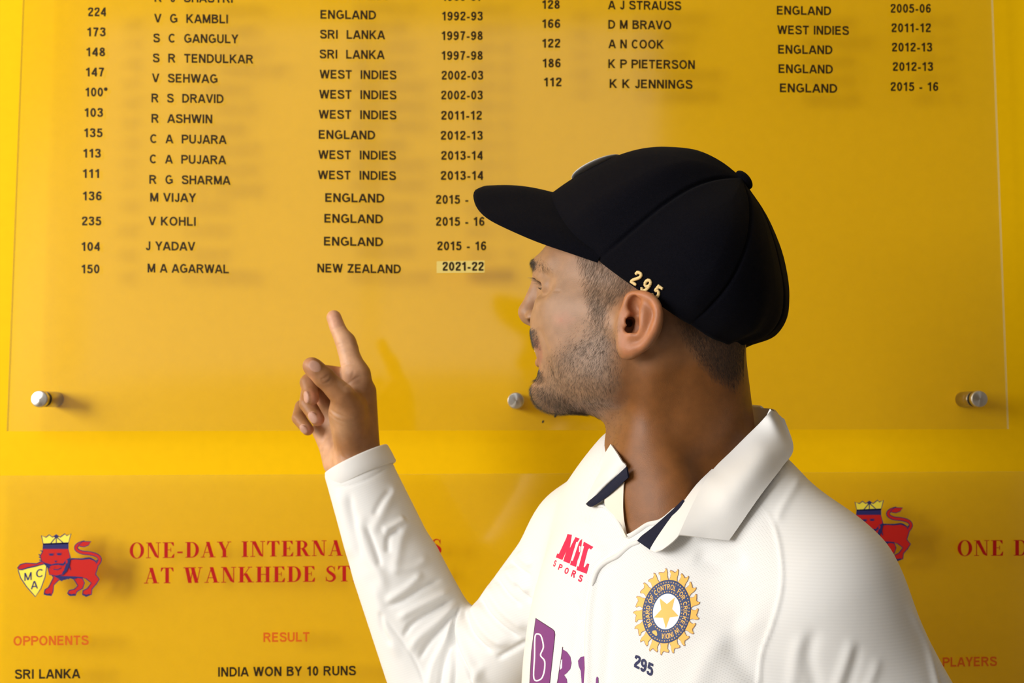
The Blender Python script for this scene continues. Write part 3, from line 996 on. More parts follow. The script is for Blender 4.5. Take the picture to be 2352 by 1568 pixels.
def both(kind, *args, **kw):
    pts = [a for a in args]
    getattr(body, kind)(*pts, **kw)
    m = []
    for a in pts:
        if isinstance(a, np.ndarray) and a.shape == (3,):
            m.append(mir(a))
        elif isinstance(a, list) and isinstance(a[0], np.ndarray):
            m.append([mir(q) for q in a])
        elif isinstance(a, tuple) and isinstance(a[0], np.ndarray):
            m.append(tuple(q - 2 * float(q @ HL) * HL for q in a))
        else:
            m.append(a)
    getattr(body, kind)(*m, **kw)


mm = 0.001
# skull and face masses
body.ell(S(1484, 618, 0), (102 * mm, 72 * mm, 84 * mm), AX, 0.01)
body.ell(S(1348, 715, 0), (47 * mm, 57 * mm, 62 * mm), AX, 0.03)
both('cone', S(1243, 608, 10), S(1278, 606, 40), 9 * mm, 9 * mm, k=0.016)              # brow ridge
both('cone', S(1296, 706, 41), S(1400, 716, 61), 15 * mm, 9 * mm, k=0.03)
             # cheekbone
body.ell(S(1283, 800, 0), (18 * mm, 23 * mm, 36 * mm), AX, 0.018)                      # muzzle
both('ell', S(1325, 775, 36), (34 * mm, 20 * mm, 38 * mm), AX, k=0.028)                # cheek
both('cone', S(1405, 862, 50), S(1278, 896, 15), 13 * mm, 15 * mm, k=0.02)             # jaw
both('cone', S(1425, 760, 59), S(1405, 862, 51), 12 * mm, 13 * mm, k=0.022)            # ramus
both('ell', S(1375, 805, 46), (36 * mm, 18 * mm, 40 * mm), AX, k=0.03)
body.ball(S(1262, 902, 0), 16 * mm, 0.016)                                             # chin
both('ball', S(1268, 905, 12), 12 * mm, k=0.014)
body.ell(S(1345, 900, 0), (46 * mm, 38 * mm, 20 * mm), AX, 0.02)                       # under the jaw
# eye sockets
both('ell', S(1240, 654, 36), (16 * mm, 16 * mm, 8.5 * mm), (unit(HF + 0.25 * HL), unit(HL - 0.25 * HF), HU), k=0.010, sub=True)
both('ell', S(1238, 655, 55), (14 * mm, 10 * mm, 8.5 * mm), AX, k=0.012, sub=True)
# nose
body.cone(S(1243, 640, 0), S(1214, 712, 0), 7.5 * mm, 8.6 * mm, 0.011)
body.ball(S(1213, 719, 0), 9.4 * mm, 0.006)
both('ball', S(1224, 730, 12), 7.2 * mm, k=0.007)
body.cone(S(1214, 733, 0), S(1236, 748, 0), 4.6 * mm, 4.6 * mm, 0.006)
both('chain', [S(1206, 739, 9), S(1212, 740, 15), S(1220, 739, 18), S(1220, 739, 8)], [1.8 * mm, 3.2 * mm, 3.2 * mm, 3.4 * mm], k=0.0015, sub=True)
both('chain', [S(1248, 738, 29), S(1253, 765, 31), S(1259, 790, 33), S(1264, 815, 34), S(1270, 842, 32)], [9 * mm, 9 * mm, 8.5 * mm, 8.5 * mm, 8 * mm], k=0.014)
# lips of an open smile
both('chain', [S(1243, 786, 0), S(1247, 790, 12), S(1268, 806, 25)], [6 * mm, 5.2 * mm, 3 * mm], k=0.008)
both('chain', [S(1249, 836, 0), S(1254, 832, 12), S(1270, 818, 24)], [6 * mm, 5.5 * mm, 3 * mm], k=0.008)
both('chain', [S(1236, 811, 0), S(1243, 811, 13), S(1262, 811, 25)], [4.6 * mm, 4.2 * mm, 1.8 * mm], k=0.004, sub=True)
body.ell(S(1252, 862, 0), (9 * mm, 22 * mm, 8 * mm), AX, 0.01, True)                   # fold below the lip
# eyeballs with lids
both('ball', S(1274, 655, 31), 12.2 * mm, k=0.002)
both('chain', [S(1246, 641, 18), S(1240, 638, 26), S(1243, 642, 34), S(1250, 650, 40), S(1260, 660, 44)], [2.3 * mm] * 5, k=0.005)
both('chain', [S(1252, 666, 18), S(1247, 669, 28), S(1251, 668, 36), S(1260, 661, 44)], [2.0 * mm] * 4, k=0.006)
both('chain', [S(1243, 628, 20), S(1239, 628, 30), S(1246, 636, 39), S(1260, 650, 47)], [4 * mm, 4.5 * mm, 4 * mm, 3 * mm], k=0.008)
both('chain', [S(1258, 660, 44), S(1272, 660, 50)], [3 * mm, 3 * mm], k=0.01)
both('chain', [S(1240, 652, 35), S(1247, 656, 43), S(1255, 659, 47)], [3.4 * mm, 3.2 * mm, 2.2 * mm], k=0.002, sub=True)
body.ell(S(1276, 816, 0), (11 * mm, 18 * mm, 20 * mm), AX, 0.006)                      # behind the teeth
# neck
NB = P(1568, 1095, 0.95)
body.cone(S(1540, 800, 0), P(1562, 1080, 0.955), 60 * mm, 61 * mm, 0.03)
body.cone(S(1594, 780, 0), P(1624, 1035, 0.965), 38 * mm, 45 * mm, 0.03)
both('cone', S(1520, 800, 55), S(1450, 1190, 14), 10 * mm, 9 * mm, k=0.02)             # neck muscle
body.ball(S(1424, 1025, 0), 12 * mm, 0.02)                                             # larynx
# ear (our side, mirrored to the other)
EF = unit(HF * 0.93 + HL * 0.36)
EN_ = unit(np.cross(EF, HU))
EN_ = EN_ if EN_ @ HL > 0 else -EN_
both('ell', S(1470, 738, 80), (20 * mm, 6.5 * mm, 29 * mm), (EF, EN_, HU), k=0.006)
both('cone', S(1450, 745, 64), S(1468, 742, 77), 20 * mm, 13 * mm, k=0.008)


def ear_tube(pts, rs, k, sub=False, n=5):
    p = smooth_pts([(a, b, c, r) for (a, b, c), r in zip(pts, rs)], n)
    both('chain', [S(*q[:3]) for q in p], [q[3] * mm for q in p], k=k, sub=sub)


ear_tube([(1463, 727, 84), (1450, 717, 83), (1441, 698, 83), (1447, 681, 85), (1463, 677, 88), (1483, 679, 91), (1500, 689, 93), (1510, 706, 95), (1512, 728, 95), (1505, 752, 94), (1494, 774, 91), (1478, 793, 88), (1458, 804, 85)],
         [2.4, 3.2, 3.7, 4.0, 4.1, 4.1, 4.1, 4.1, 4.1, 4.1, 4.2, 4.6, 5.0], 0.003)
ear_tube([(1488, 690, 89), (1482, 706, 90), (1480, 728, 91), (1478, 750, 91), (1469, 769, 89), (1454, 768, 88)], [2.6, 4.6, 5.0, 4.6, 3.8, 4.0], 0.005)
ear_tube([(1490, 690, 87), (1497, 710, 88), (1496, 735, 88), (1487, 760, 87)], [3.6, 4.4, 4.4, 4.0], 0.005)
both('ell', S(1442, 795, 83), (10 * mm, 6.5 * mm, 12 * mm), AX, k=0.008)               # lobe
both('chain', [S(1432, 722, 77), S(1436, 742, 81), S(1427, 772, 79)], [3.5 * mm, 5 * mm, 5 * mm], k=0.005)            # tragus
ear_tube([(1458, 690, 89), (1456, 700, 87), (1461, 712, 86), (1466, 721, 87)], [4.4, 5.2, 4.4, 2.6], 0.003, True)
ear_tube([(1459, 735, 88), (1463, 748, 86), (1455, 756, 85), (1446, 756, 84)], [5.6, 6.8, 5.6, 4.4], 0.004, True)
ear_tube([(1446, 735, 78), (1443, 749, 76), (1436, 765, 78)], [4.6, 4.8, 3.8], 0.006, True)
both('cone', S(1447, 738, 86), S(1442, 744, 60), 4.0 * mm, 3.2 * mm, k=0.002, sub=True)

# ------------------------------------------------------------------ body frame: chest turned about 50 degrees towards the camera
PSI = math.radians(50)
BF = np.array([-math.sin(PSI), -math.cos(PSI), 0.0])
BL = np.array([math.cos(PSI), -math.sin(PSI), 0.0])
BU = np.array([0.0, 0.0, 1.0])
BAX = (BL, BF, BU)
SHL = NB + BL * 0.142 - BU * 0.088                        # left shoulder joint
SHR = P(1335, 1232, 1.08)                                 # right shoulder joint
ELR = P(1042, 1655, 1.19)
WRR = P(822, 1078, 1.235)
ELL_ = P(2115, 1830, 0.83)
CH = NB - BU * 0.23 + BF * 0.012
# body under the shirt
body.ell(NB - BU * 0.20, (0.150, 0.095, 0.21), BAX, 0.03)
body.cone(NB + BL * 0.04 - BU * 0.02, SHL, 0.036, 0.044, 0.02)
body.cone(NB - BL * 0.04 - BU * 0.025, SHR, 0.034, 0.042, 0.02)
body.cone(SHR, ELR, 0.044, 0.038, 0.02)
body.cone(ELR, WRR, 0.038, 0.027, 0.02)
body.cone(SHL, ELL_, 0.044, 0.038, 0.02)
body.ell(P(1490, 1220, 0.900), (0.055, 0.03, 0.085), BAX, 0.03)                         # upper chest in the open collar

WRL = ELL_ + BF * 0.09 - BU * 0.235
body.cone(ELL_, WRL, 0.038, 0.026, 0.02)
PL = WRL - BU * 0.085 + BF * 0.012
body.cone(WRL, PL, 0.022, 0.024, 0.015)
body.cone(WRL + BF * 0.012, PL + BF * 0.026, 0.018, 0.014, 0.012)
body.cone(WRL - BF * 0.012, PL - BF * 0.026, 0.018, 0.013, 0.012)
for q, ln in ((0.030, 0.070), (0.010, 0.080), (-0.010, 0.075), (-0.029, 0.058)):
    f0 = PL + BF * q - BU * 0.005
    f1 = f0 - BU * ln * 0.55 + BF * 0.006 - BL * 0.006
    f2 = f1 - BU * ln * 0.5 - BL * 0.022
    body.chain([f0, f1, f2], [0.0105, 0.009, 0.0075], 0.003)
body.chain([WRL + BF * 0.02 - BU * 0.02, PL + BF * 0.045 - BL * 0.008 + BU * 0.02, PL + BF * 0.052 - BL * 0.02 - BU * 0.015], [0.016, 0.011, 0.009], 0.006)
body.ell(CH - BU * 0.30, (0.145, 0.10, 0.30), BAX, 0.05)

# ------------------------------------------------------------------ right hand pointing at the board
def Hd(px, py, d):
    return P(px, py, d)


IMCP, MMCP, RMCP, PMCP = Hd(822, 862, 1.245), Hd(806, 868, 1.268), Hd(790, 890, 1.287), Hd(772, 925, 1.300)
WR = Hd(820, 1066, 1.240)
k6 = 0.008
# palm
body.cone(IMCP, WR, 14.5 * mm, 20 * mm, 0.014)
body.cone(MMCP, Hd(810, 1060, 1.248), 13 * mm, 21 * mm, 0.014)
body.cone(RMCP, Hd(795, 1055, 1.256), 13 * mm, 19 * mm, 0.014)
body.cone(PMCP, Hd(775, 1062, 1.262), 12.5 * mm, 15 * mm, 0.014)
body.cone(Hd(742, 988, 1.285), Hd(776, 1060, 1.262), 14 * mm, 14 * mm, 0.014)           # heel of the hand
body.ell(Hd(806, 958, 1.222), (19 * mm, 17 * mm, 33 * mm), (RIGHT, FWD, UP), 0.014)       # ball of the thumb
body.cone(Hd(790, 950, 1.218), Hd(806, 1030, 1.235), 18 * mm, 18 * mm, 0.014)
body.cone(Hd(842, 900, 1.25), Hd(842, 1030, 1.245), 11 * mm, 15 * mm, 0.016)              # back edge
# index finger
body.chain([Hd(816, 858, 1.246), Hd(795, 792, 1.255), Hd(776, 754, 1.262), Hd(767, 729, 1.266)], [16 * mm, 11.6 * mm, 10.0 * mm, 9.4 * mm], 0.010)
body.cone(Hd(800, 800, 1.257), Hd(796, 785, 1.258), 11.6 * mm, 11.6 * mm, 0.006)
# thumb
body.chain([Hd(800, 940, 1.212), Hd(786, 907, 1.203), Hd(745, 867, 1.196), Hd(714, 839, 1.192)], [18 * mm, 15 * mm, 11.6 * mm, 9.6 * mm], 0.011)
body.ball(Hd(743, 865, 1.195), 12 * mm, 0.006)
body.ball(Hd(722, 846, 1.193), 10.6 * mm, 0.006)
# folded fingers
body.chain([MMCP, Hd(735, 856, 1.245), Hd(708, 878, 1.224), Hd(716, 914, 1.212)], [12.5 * mm, 11 * mm, 10.4 * mm, 8.8 * mm], 0.003)
body.chain([RMCP, Hd(714, 884, 1.264), Hd(706, 927, 1.238), Hd(729, 962, 1.224)], [11.5 * mm, 11 * mm, 10.2 * mm, 8.8 * mm], 0.003)
body.chain([PMCP, Hd(694, 934, 1.287), Hd(686, 960, 1.268), Hd(707, 986, 1.254)], [10.5 * mm, 9.4 * mm, 8.8 * mm, 7.6 * mm], 0.003)
body.cone(Hd(742, 900, 1.278), Hd(758, 965, 1.288), 12 * mm, 15 * mm, 0.01)
# nails of the thumb and the folded fingers
CAMD = unit(-ray(720, 900))


def nail(px, py, d, dx, dy, rl, rw, lift=0.0, lean=(0, 0)):
    """thin plate lying on the finger end; dx,dy is the pointing direction in the picture"""
    a = unit(dx * RIGHT - dy * UP)
    n = unit(-FWD + lean[0] * RIGHT + lean[1] * UP)
    a = unit(a - (a @ n) * n)
    body.ell(Hd(px, py, d) + n * lift, (rl, rw, 1.6 * mm), (a, np.cross(n, a), n), 0.0006)


NAILS = [(722, 845, 1.193, -0.74, -0.67, 8.2 * mm, 6.6 * mm, 10.4 * mm, (0.25, 0.25)), (716, 911, 1.213, 0.2, 0.97, 8.2 * mm, 5.0 * mm, 8.5 * mm, (-0.75, 0.0)),
         (725, 957, 1.226, 0.55, 0.83, 8.2 * mm, 5.6 * mm, 8.8 * mm, (-0.25, 0.0)), (703, 983, 1.255, 0.6, 0.8, 7.0 * mm, 4.6 * mm, 7.6 * mm, (-0.25, -0.1))]
for q in NAILS:
    nail(*q)

BODY_LO, BODY_HI = (-0.30, 0.45, 0.72), (0.60, 1.36, 1.80)
bv, bq = body.mesh(BODY_LO, BODY_HI, 1.25 * mm)
bv = relax(bv, bq, 1, 0.35)
print('body', len(bv), len(bq))
# ------------------------------------------------------------------ shirt
shirt = Sdf()
shirt.ell(CH, (0.176, 0.118, 0.27), BAX, 0.03)
shirt.ell(CH - BU * 0.25, (0.165, 0.115, 0.30), BAX, 0.05)
shirt.cone(NB + BL * 0.055 + BU * 0.004, SHL, 0.047, 0.060, 0.045)
shirt.cone(NB - BL * 0.055 + BU * 0.004, SHR, 0.047, 0.048, 0.045)
shirt.cone(SHL, ELL_, 0.064, 0.066, 0.035)
shirt.cone(ELL_, WRL, 0.062, 0.043, 0.02)
shirt.cone(SHR, ELR, 0.050, 0.062, 0.03)
shirt.cone(P(955, 1300, 1.205), P(1022, 1425, 1.19), 0.024, 0.032, 0.03)
shirt.chain([ELR, P(908, 1300, 1.21), WRR + (WRR - ELR) * 0.1], [0.060, 0.0525, 0.0385], 0.025)
# cut at the cuff, hollow inside it, and the open neck
ca, cb = P(750, 1088, 1.235), P(884, 1022, 1.235)
cdir = unit(cb - ca)
cn = unit(np.cross(cdir, np.cross(unit(WRR - ELR), cdir)))      # along the forearm, square to the cuff line
cc = (ca + cb) / 2
if cn @ (WRR - ELR) < 0:
    cn = -cn
shirt.custom(lambda p: np.maximum(-((p - cc) @ cn), np.linalg.norm(p - cc, axis=1) - 0.09), 0.004, True)
shirt.cone(cc - cn * 0.03, cc + cn * 0.03, 0.033, 0.033, 0.003, True)
shirt.cone(P(1560, 1045, 0.955), S(1540, 800, 0), 0.061, 0.068, 0.01, True)
VNECK = [(1444, 1090), (1432, 1120), (1430, 1156), (1437, 1230), (1453, 1224), (1487, 1202), (1521, 1194), (1566, 1158), (1662, 1082), (1722, 1030), (1764, 985), (1764, 925), (1560, 925), (1425, 1030)]


def vcut(p):
    x, y, z = project(p)
    d, _ = seg_dist(x, y, VNECK + VNECK[:1])
    s = np.where(in_poly(x, y, VNECK), -d, d) * 0.00040
    return np.maximum(s, z - 0.99)


shirt.custom(vcut, 0.003, True)
sv, sq = shirt.mesh((-0.32, 0.42, 0.80), (0.66, 1.40, 1.62), 2.0 * mm)
# keep only the outer piece
def biggest(V, Q):
    lab = np.arange(len(V))
    for _ in range(400):
        m = lab[Q].min(1)
        new = lab.copy()
        for c in range(4):
            np.minimum.at(new, Q[:, c], m)
        new = new[new]
        if (new == lab).all():
            break
        lab = new
    ids, cnt = np.unique(lab, return_counts=True)
    keep = lab == ids[cnt.argmax()]
    idx = np.cumsum(keep) - 1
    q = Q[keep[Q].all(1)]
    return V[keep], idx[q]


sv, sq = biggest(sv, sq)
bv, bq = biggest(bv, bq)
sv = relax(sv, sq, 3, 0.5)
print('body', len(bv), 'shirt', len(sv))


# folds: polylines in the picture, width in pixels, height in millimetres
def z5(pts):
    return [(720 + x / 2.761, 1000 + y / 2.761) for x, y in pts]


FOLDS = []


def fold(pts, w, a):
    p = np.array(pts, float)
    for e, i in ((0, 1), (-1, -2)):          # folds that run out of the picture go on a little and fade
        if p[e, 1] > 1545:
            d = unit(p[e] - p[i])
            ext = (p[e] + d * 55)[None], (p[e] + d * 120)[None]
            p = np.vstack([ext[1], ext[0], p]) if e == 0 else np.vstack([p, ext[0], ext[1]])
    FOLDS.append((smooth_pts(p, 5), w, a))


# forearm
fold(z5([(160, 330), (190, 500), (215, 640), (250, 800)]), 13, 2.2)
fold(z5([(225, 340), (240, 480), (280, 640), (310, 800)]), 8, -1.6)
fold(z5([(320, 470), (300, 600), (350, 760), (430, 900), (450, 1040)]), 12, 2.0)
fold(z5([(330, 560), (390, 720), (430, 850)]), 6, -2.2)
fold(z5([(540, 290), (470, 420), (400, 560), (350, 640)]), 12, 2.4)
fold(z5([(500, 330), (430, 420), (380, 520)]), 7, -1.6)
fold(z5([(590, 520), (500, 580), (430, 610)]), 9, 2.6)
fold(z5([(560, 590), (480, 640), (470, 760)]), 7, -2.2)
fold(z5([(640, 500), (560, 640), (530, 780), (500, 900)]), 12, 1.8)
fold(z5([(740, 760), (650, 830), (540, 850), (480, 880)]), 10, 1.6)
fold(z5([(700, 860), (600, 960), (450, 1060)]), 9, 2.4)
fold(z5([(830, 900), (700, 960), (560, 1050), (440, 1090)]), 6, -2.6)
fold(z5([(890, 980), (760, 1040), (600, 1120), (520, 1180)]), 10, 3.0)
fold(z5([(900, 1020), (760, 1110), (620, 1200), (560, 1300)]), 6, -3.0)
fold(z5([(930, 1050), (800, 1170), (660, 1290), (600, 1400)]), 11, 2.6)
fold(z5([(930, 1080), (830, 1200), (720, 1330), (660, 1440)]), 6, -3.0)
fold(z5([(925, 1100), (850, 1280), (770, 1440), (740, 1560)]), 10, 2.6)
fold(z5([(900, 1160), (870, 1300), (820, 1450), (800, 1560)]), 5, -3.0)
fold(z5([(440, 1100), (480, 1190), (560, 1300), (640, 1420), (700, 1560)]), 4, -1.0)
fold(z5([(380, 900), (420, 1080), (470, 1250), (560, 1430)]), 12, 1.8)
fold(z5([(430, 1100), (440, 1220), (500, 1340)]), 7, -2.0)
# elbow hollow and upper arm
fold(z5([(945, 1040), (900, 1150), (880, 1300), (885, 1450), (880, 1560)]), 5, -5.0)
fold(z5([(960, 1070), (930, 1200), (950, 1330), (1010, 1460), (1060, 1560)]), 11, 3.6)
fold(z5([(900, 1250), (930, 1380), (980, 1480), (1010, 1560)]), 5, -3.0)
fold(z5([(960, 1100), (990, 1230), (1070, 1330), (1150, 1380)]), 6, -3.0)
fold(z5([(1000, 1030), (1050, 1180), (1150, 1290), (1260, 1330)]), 12, 3.4)
fold(z5([(1030, 990), (1110, 1130), (1230, 1240), (1330, 1290)]), 6, -2.8)
fold(z5([(1090, 930), (1180, 1080), (1290, 1180), (1375, 1230)]), 12, 3.0)
fold(z5([(1140, 880), (1230, 1010), (1330, 1090)]), 6, -2.6)
fold(z5([(1210, 830), (1290, 930), (1380, 1000)]), 11, 2.8)
fold(z5([(1240, 790), (1310, 850), (1385, 900)]), 5, -2.2)
fold(z5([(1290, 740), (1340, 790), (1390, 830)]), 9, 2.2)
fold(z5([(1280, 930), (1340, 1010), (1390, 1060)]), 5, -2.4)
fold(z5([(1150, 1420), (1240, 1370), (1380, 1290)]), 6, -2.4)
fold(z5([(1020, 1560), (1060, 1480), (1110, 1440)]), 10, 2.4)
# cuff hem
fold([(757, 1118), (800, 1116), (850, 1097), (905, 1064)], 3, -0.9)
# chest
fold([(1345, 1180), (1352, 1230), (1372, 1260), (1400, 1275)], 14, 1.2)
fold([(1318, 1360), (1325, 1430), (1312, 1520)], 10, -2.2)
fold([(1350, 1568), (1352, 1440), (1362, 1350), (1378, 1305), (1420, 1278), (1468, 1255)], 7, 2.2)
fold([(1336, 1568), (1338, 1440), (1350, 1350), (1366, 1300), (1408, 1270), (1450, 1246)], 5, -2.0)
fold([(1392, 1330), (1404, 1400), (1398, 1470), (1388, 1568)], 12, -1.8)
fold([(1590, 1270), (1660, 1300), (1720, 1280)], 20, -2.2)
fold([(1740, 1568), (1690, 1500), (1690, 1440), (1740, 1390)], 26, -2.2)
fold([(1600, 1568), (1640, 1490), (1720, 1430), (1780, 1400)], 28, 1.8)
# near sleeve
fold([(1742, 1150), (1775, 1200), (1793, 1270), (1795, 1350), (1775, 1430), (1750, 1500), (1742, 1568)], 5, 1.3)
fold([(1842, 1090), (1800, 1160), (1780, 1210)], 10, 1.2)
fold([(1925, 1568), (1945, 1510), (1962, 1455)], 13, 1.5)
fold([(1950, 1568), (1965, 1520), (1975, 1470)], 11, -1.2)
fold([(1998, 1568), (2012, 1530), (2018, 1500)], 12, 1.2)
fold([(1870, 1568), (1858, 1500), (1880, 1430)], 17, -1.6)
fold([(1820, 1568), (1830, 1500), (1850, 1440)], 16, 1.3)
fold([(2195, 1568), (2170, 1500), (2142, 1440), (2110, 1390)], 9, 2.4)
fold([(2172, 1568), (2150, 1500), (2128, 1440)], 8, -3.4)
fold([(2150, 1568), (2128, 1480), (2100, 1420), (2080, 1370)], 8, 2.2)


def apply_folds(V, Q, folds, scale=1.0):
    n = vert_normals(V, Q)
    x, y, z = project(V)
    view = V - CAMPOS
    view /= np.linalg.norm(view, axis=1)[:, None]
    face = np.clip(-(n * view).sum(1) * 2.5 + 0.2, 0, 1)
    disp = np.zeros(len(V))
    for pts, w, a in folds:
        m = (x > pts[:, 0].min() - 3 * w) & (x < pts[:, 0].max() + 3 * w) & (y > pts[:, 1].min() - 3 * w) & (y < pts[:, 1].max() + 3 * w) & (face > 0)
        if not m.any():
            continue
        d, t = seg_dist(x[m], y[m], pts)
        env = np.clip(np.minimum(t, 1 - t) * 5, 0, 1)
        env = env * env * (3 - 2 * env)
        if pts[:, 0].max() < 1225 and scale == 1.0 and pts[:, 1].min() > 1110:
            a = a * 1.35
        disp[m] += a * env * np.exp(-(d / w) ** 2)
    return V + n * (disp * face * scale * mm)[:, None]


sv = apply_folds(sv, sq, FOLDS)
SN = vert_normals(sv, sq)
# ------------------------------------------------------------------ the person: skin
HANDX = 905


def skin_material():
    m, nt, b, out = new_mat('skin')
    va = nt.nodes.new('ShaderNodeVertexColor')
    va.layer_name = 'pigment_shade'
    tc = nt.nodes.new('ShaderNodeTexCoord')
    n1 = nt.nodes.new('ShaderNodeTexNoise'); n1.inputs['Scale'].default_value = 90; n1.inputs['Detail'].default_value = 5
    n2 = nt.nodes.new('ShaderNodeTexVoronoi'); n2.inputs['Scale'].default_value = 1500
    nt.links.new(tc.outputs['Object'], n1.inputs['Vector'])
    nt.links.new(tc.outputs['Object'], n2.inputs['Vector'])
    mr = nt.nodes.new('ShaderNodeMapRange')
    mr.inputs['From Min'].default_value = 0.3; mr.inputs['From Max'].default_value = 0.7
    mr.inputs['To Min'].default_value = 0.88; mr.inputs['To Max'].default_value = 1.10
    nt.links.new(n1.outputs['Fac'], mr.inputs['Value'])
    mx = nt.nodes.new('ShaderNodeMix'); mx.data_type = 'RGBA'; mx.blend_type = 'MULTIPLY'; mx.inputs['Factor'].default_value = 1
    nt.links.new(va.outputs['Color'], mx.inputs['A'])
    nt.links.new(mr.outputs['Result'], mx.inputs['B'])
    nt.links.new(mx.outputs['Result'], b.inputs['Base Color'])
    b.inputs['Roughness'].default_value = 0.46
    b.inputs['Specular IOR Level'].default_value = 0.30
    b.inputs['Subsurface Weight'].default_value = 0.18
    b.inputs['Subsurface Radius'].default_value = (1.0, 0.35, 0.18)
    b.inputs['Subsurface Scale'].default_value = 0.006
    bp = nt.nodes.new('ShaderNodeBump'); bp.inputs['Strength'].default_value = 0.13; bp.inputs['Distance'].default_value = 0.0006
    nt.links.new(n2.outputs['Distance'], bp.inputs['Height'])
    nt.links.new(bp.outputs['Normal'], b.inputs['Normal'])
    return m


M['skin'] = skin_material()
# creases of the hand and face
BF_FOLDS = []


def zh(pts):
    return [(510 + x / 4.356, 720 + y / 4.356) for x, y in pts]


for pts, w, a in [
    (zh([(1085, 172), (1150, 138), (1225, 122)]), 2.2, -0.55), (zh([(1140, 318), (1200, 300), (1260, 300)]), 2.2, -0.5), (zh([(1150, 350), (1215, 325), (1290, 290)]), 2.2, -0.5),
    (zh([(1175, 525), (1250, 508), (1330, 500)]), 2.2, -0.6), (zh([(1195, 730), (1260, 700), (1330, 650), (1400, 620)]), 2.6, -0.8), (zh([(1290, 650), (1310, 600), (1320, 560)]), 2.4, -0.5),
    (zh([(1240, 745), (1330, 775), (1420, 780)]), 2.5, -0.5),
    (zh([(1060, 930), (1130, 990), (1230, 1030), (1330, 1050)]), 2.4, -0.8), (zh([(1065, 975), (1130, 1050), (1240, 1095)]), 2.4, -0.7), (zh([(1075, 1040), (1160, 1110), (1260, 1140)]), 2.4, -0.5),
    (zh([(1060, 950), (1120, 1020), (1230, 1065)]), 2.6, 0.6), (zh([(1090, 1130), (1090, 1250), (1130, 1380), (1180, 1480)]), 5, -1.4), (zh([(1150, 1340), (1200, 1430), (1280, 1480)]), 4, -0.8),
    (zh([(920, 1380), (1000, 1290), (1060, 1200)]), 3.5, -0.9), (zh([(960, 1400), (1060, 1340)]), 2.5, -0.5),
    (zh([(985, 660), (1030, 640), (1070, 610)]), 2, -0.6), (zh([(1000, 700), (1050, 690), (1090, 655)]), 2, -0.6), (zh([(1010, 675), (1050, 660), (1080, 635)]), 2, 0.5),
    (zh([(700, 1040), (740, 1080)]), 3, -0.4), (zh([(800, 1100), (850, 1160)]), 3, 0.0),
    ([(1262, 664), (1275, 668), (1290, 668)], 2.5, -0.35), ([(1236, 750), (1246, 775), (1256, 800), (1258, 815)], 5, -0.8),
    ([(1410, 1100), (1430, 1150), (1440, 1210)], 6, -0.6),
]:
    BF_FOLDS.append((smooth_pts(pts, 4), w, a))
bv = apply_folds(bv, bq, BF_FOLDS)
BN = vert_normals(bv, bq)
bx_, by_, bz_ = project(bv)
cface = -((BN * (bv - CAMPOS)).sum(1) / np.linalg.norm(bv - CAMPOS, axis=1))
lat = (bv - HC) @ HL
near = lat > -0.004


def paint(colr, w):
    global pig
    pig = pig * (1 - w[:, None]) + np.array(colr) * w[:, None]


pig = np.tile(np.array([0.32, 0.155, 0.072]), (len(bv), 1))
hand_m = (bx_ < HANDX) & (by_ < 1130) & (bz_ > 1.12)
head_m = ~hand_m
sp = lambda pts, f: soft_poly(bx_, by_, pts, f)
# mirrored pixel coordinates so that the far half of the face is coloured alike
mv = np.where((lat < 0)[:, None], mir(bv), bv)
mx_, my_, _ = project(mv)
spm = lambda pts, f: soft_poly(mx_, my_, pts, f)
# face tone, then a darker neck with shade painted into its colour
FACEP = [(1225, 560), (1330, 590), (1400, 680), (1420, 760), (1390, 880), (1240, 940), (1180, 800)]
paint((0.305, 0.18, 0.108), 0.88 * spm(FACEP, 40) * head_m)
NECK_SHADE = [(1440, 830), (1700, 780), (1760, 980), (1580, 1240), (1400, 1240), (1370, 1000)]
paint((0.190, 0.068, 0.014), 0.94 * sp(NECK_SHADE, 45) * head_m)  # shade of the head and warm bounce put into the neck colour
EARP = [(1425, 700), (1440, 668), (1490, 664), (1522, 710), (1510, 765), (1470, 812), (1430, 820), (1420, 790)]
paint((0.38, 0.145, 0.062), 0.85 * spm(EARP, 7) * head_m)
BEARD = [(1262, 825), (1300, 800), (1345, 775), (1372, 735), (1398, 760), (1412, 830), (1415, 880), (1395, 925), (1370, 950), (1330, 945), (1290, 948), (1240, 938), (1218, 905), (1230, 885), (1250, 885), (1258, 850)]
paint((0.20, 0.135, 0.095), 0.6 * spm(BEARD, 18) * head_m)
paint((0.15, 0.10, 0.075), 0.35 * spm([(1216, 892), (1255, 890), (1330, 930), (1345, 955), (1235, 945)], 9) * head_m)
paint((0.20, 0.135, 0.095), 0.30 * spm([(1340, 945), (1420, 890), (1440, 960), (1410, 1035), (1380, 990)], 22) * head_m)
TEMPLE = [(1325, 560), (1372, 578), (1414, 602), (1466, 650), (1432, 676), (1405, 700), (1385, 735), (1365, 725), (1352, 680), (1342, 630)]
paint((0.17, 0.11, 0.07), 0.5 * spm(TEMPLE, 9) * head_m)
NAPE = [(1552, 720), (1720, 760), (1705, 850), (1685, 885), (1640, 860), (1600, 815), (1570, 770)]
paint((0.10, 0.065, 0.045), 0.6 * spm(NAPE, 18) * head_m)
paint((0.30, 0.13, 0.09), 0.7 * spm([(1220, 778), (1236, 780), (1246, 806), (1246, 822), (1240, 846), (1224, 838), (1235, 812)], 2.5) * head_m)
paint((0.40, 0.185, 0.115), 0.4 * spm([(1270, 725), (1300, 715), (1320, 735), (1300, 750), (1275, 745)], 8) * head_m)
paint((0.38, 0.15, 0.09), 0.5 * soft_poly(bx_, by_, [(1284, 732), (1291, 730), (1293, 738), (1286, 740)], 3) * head_m)
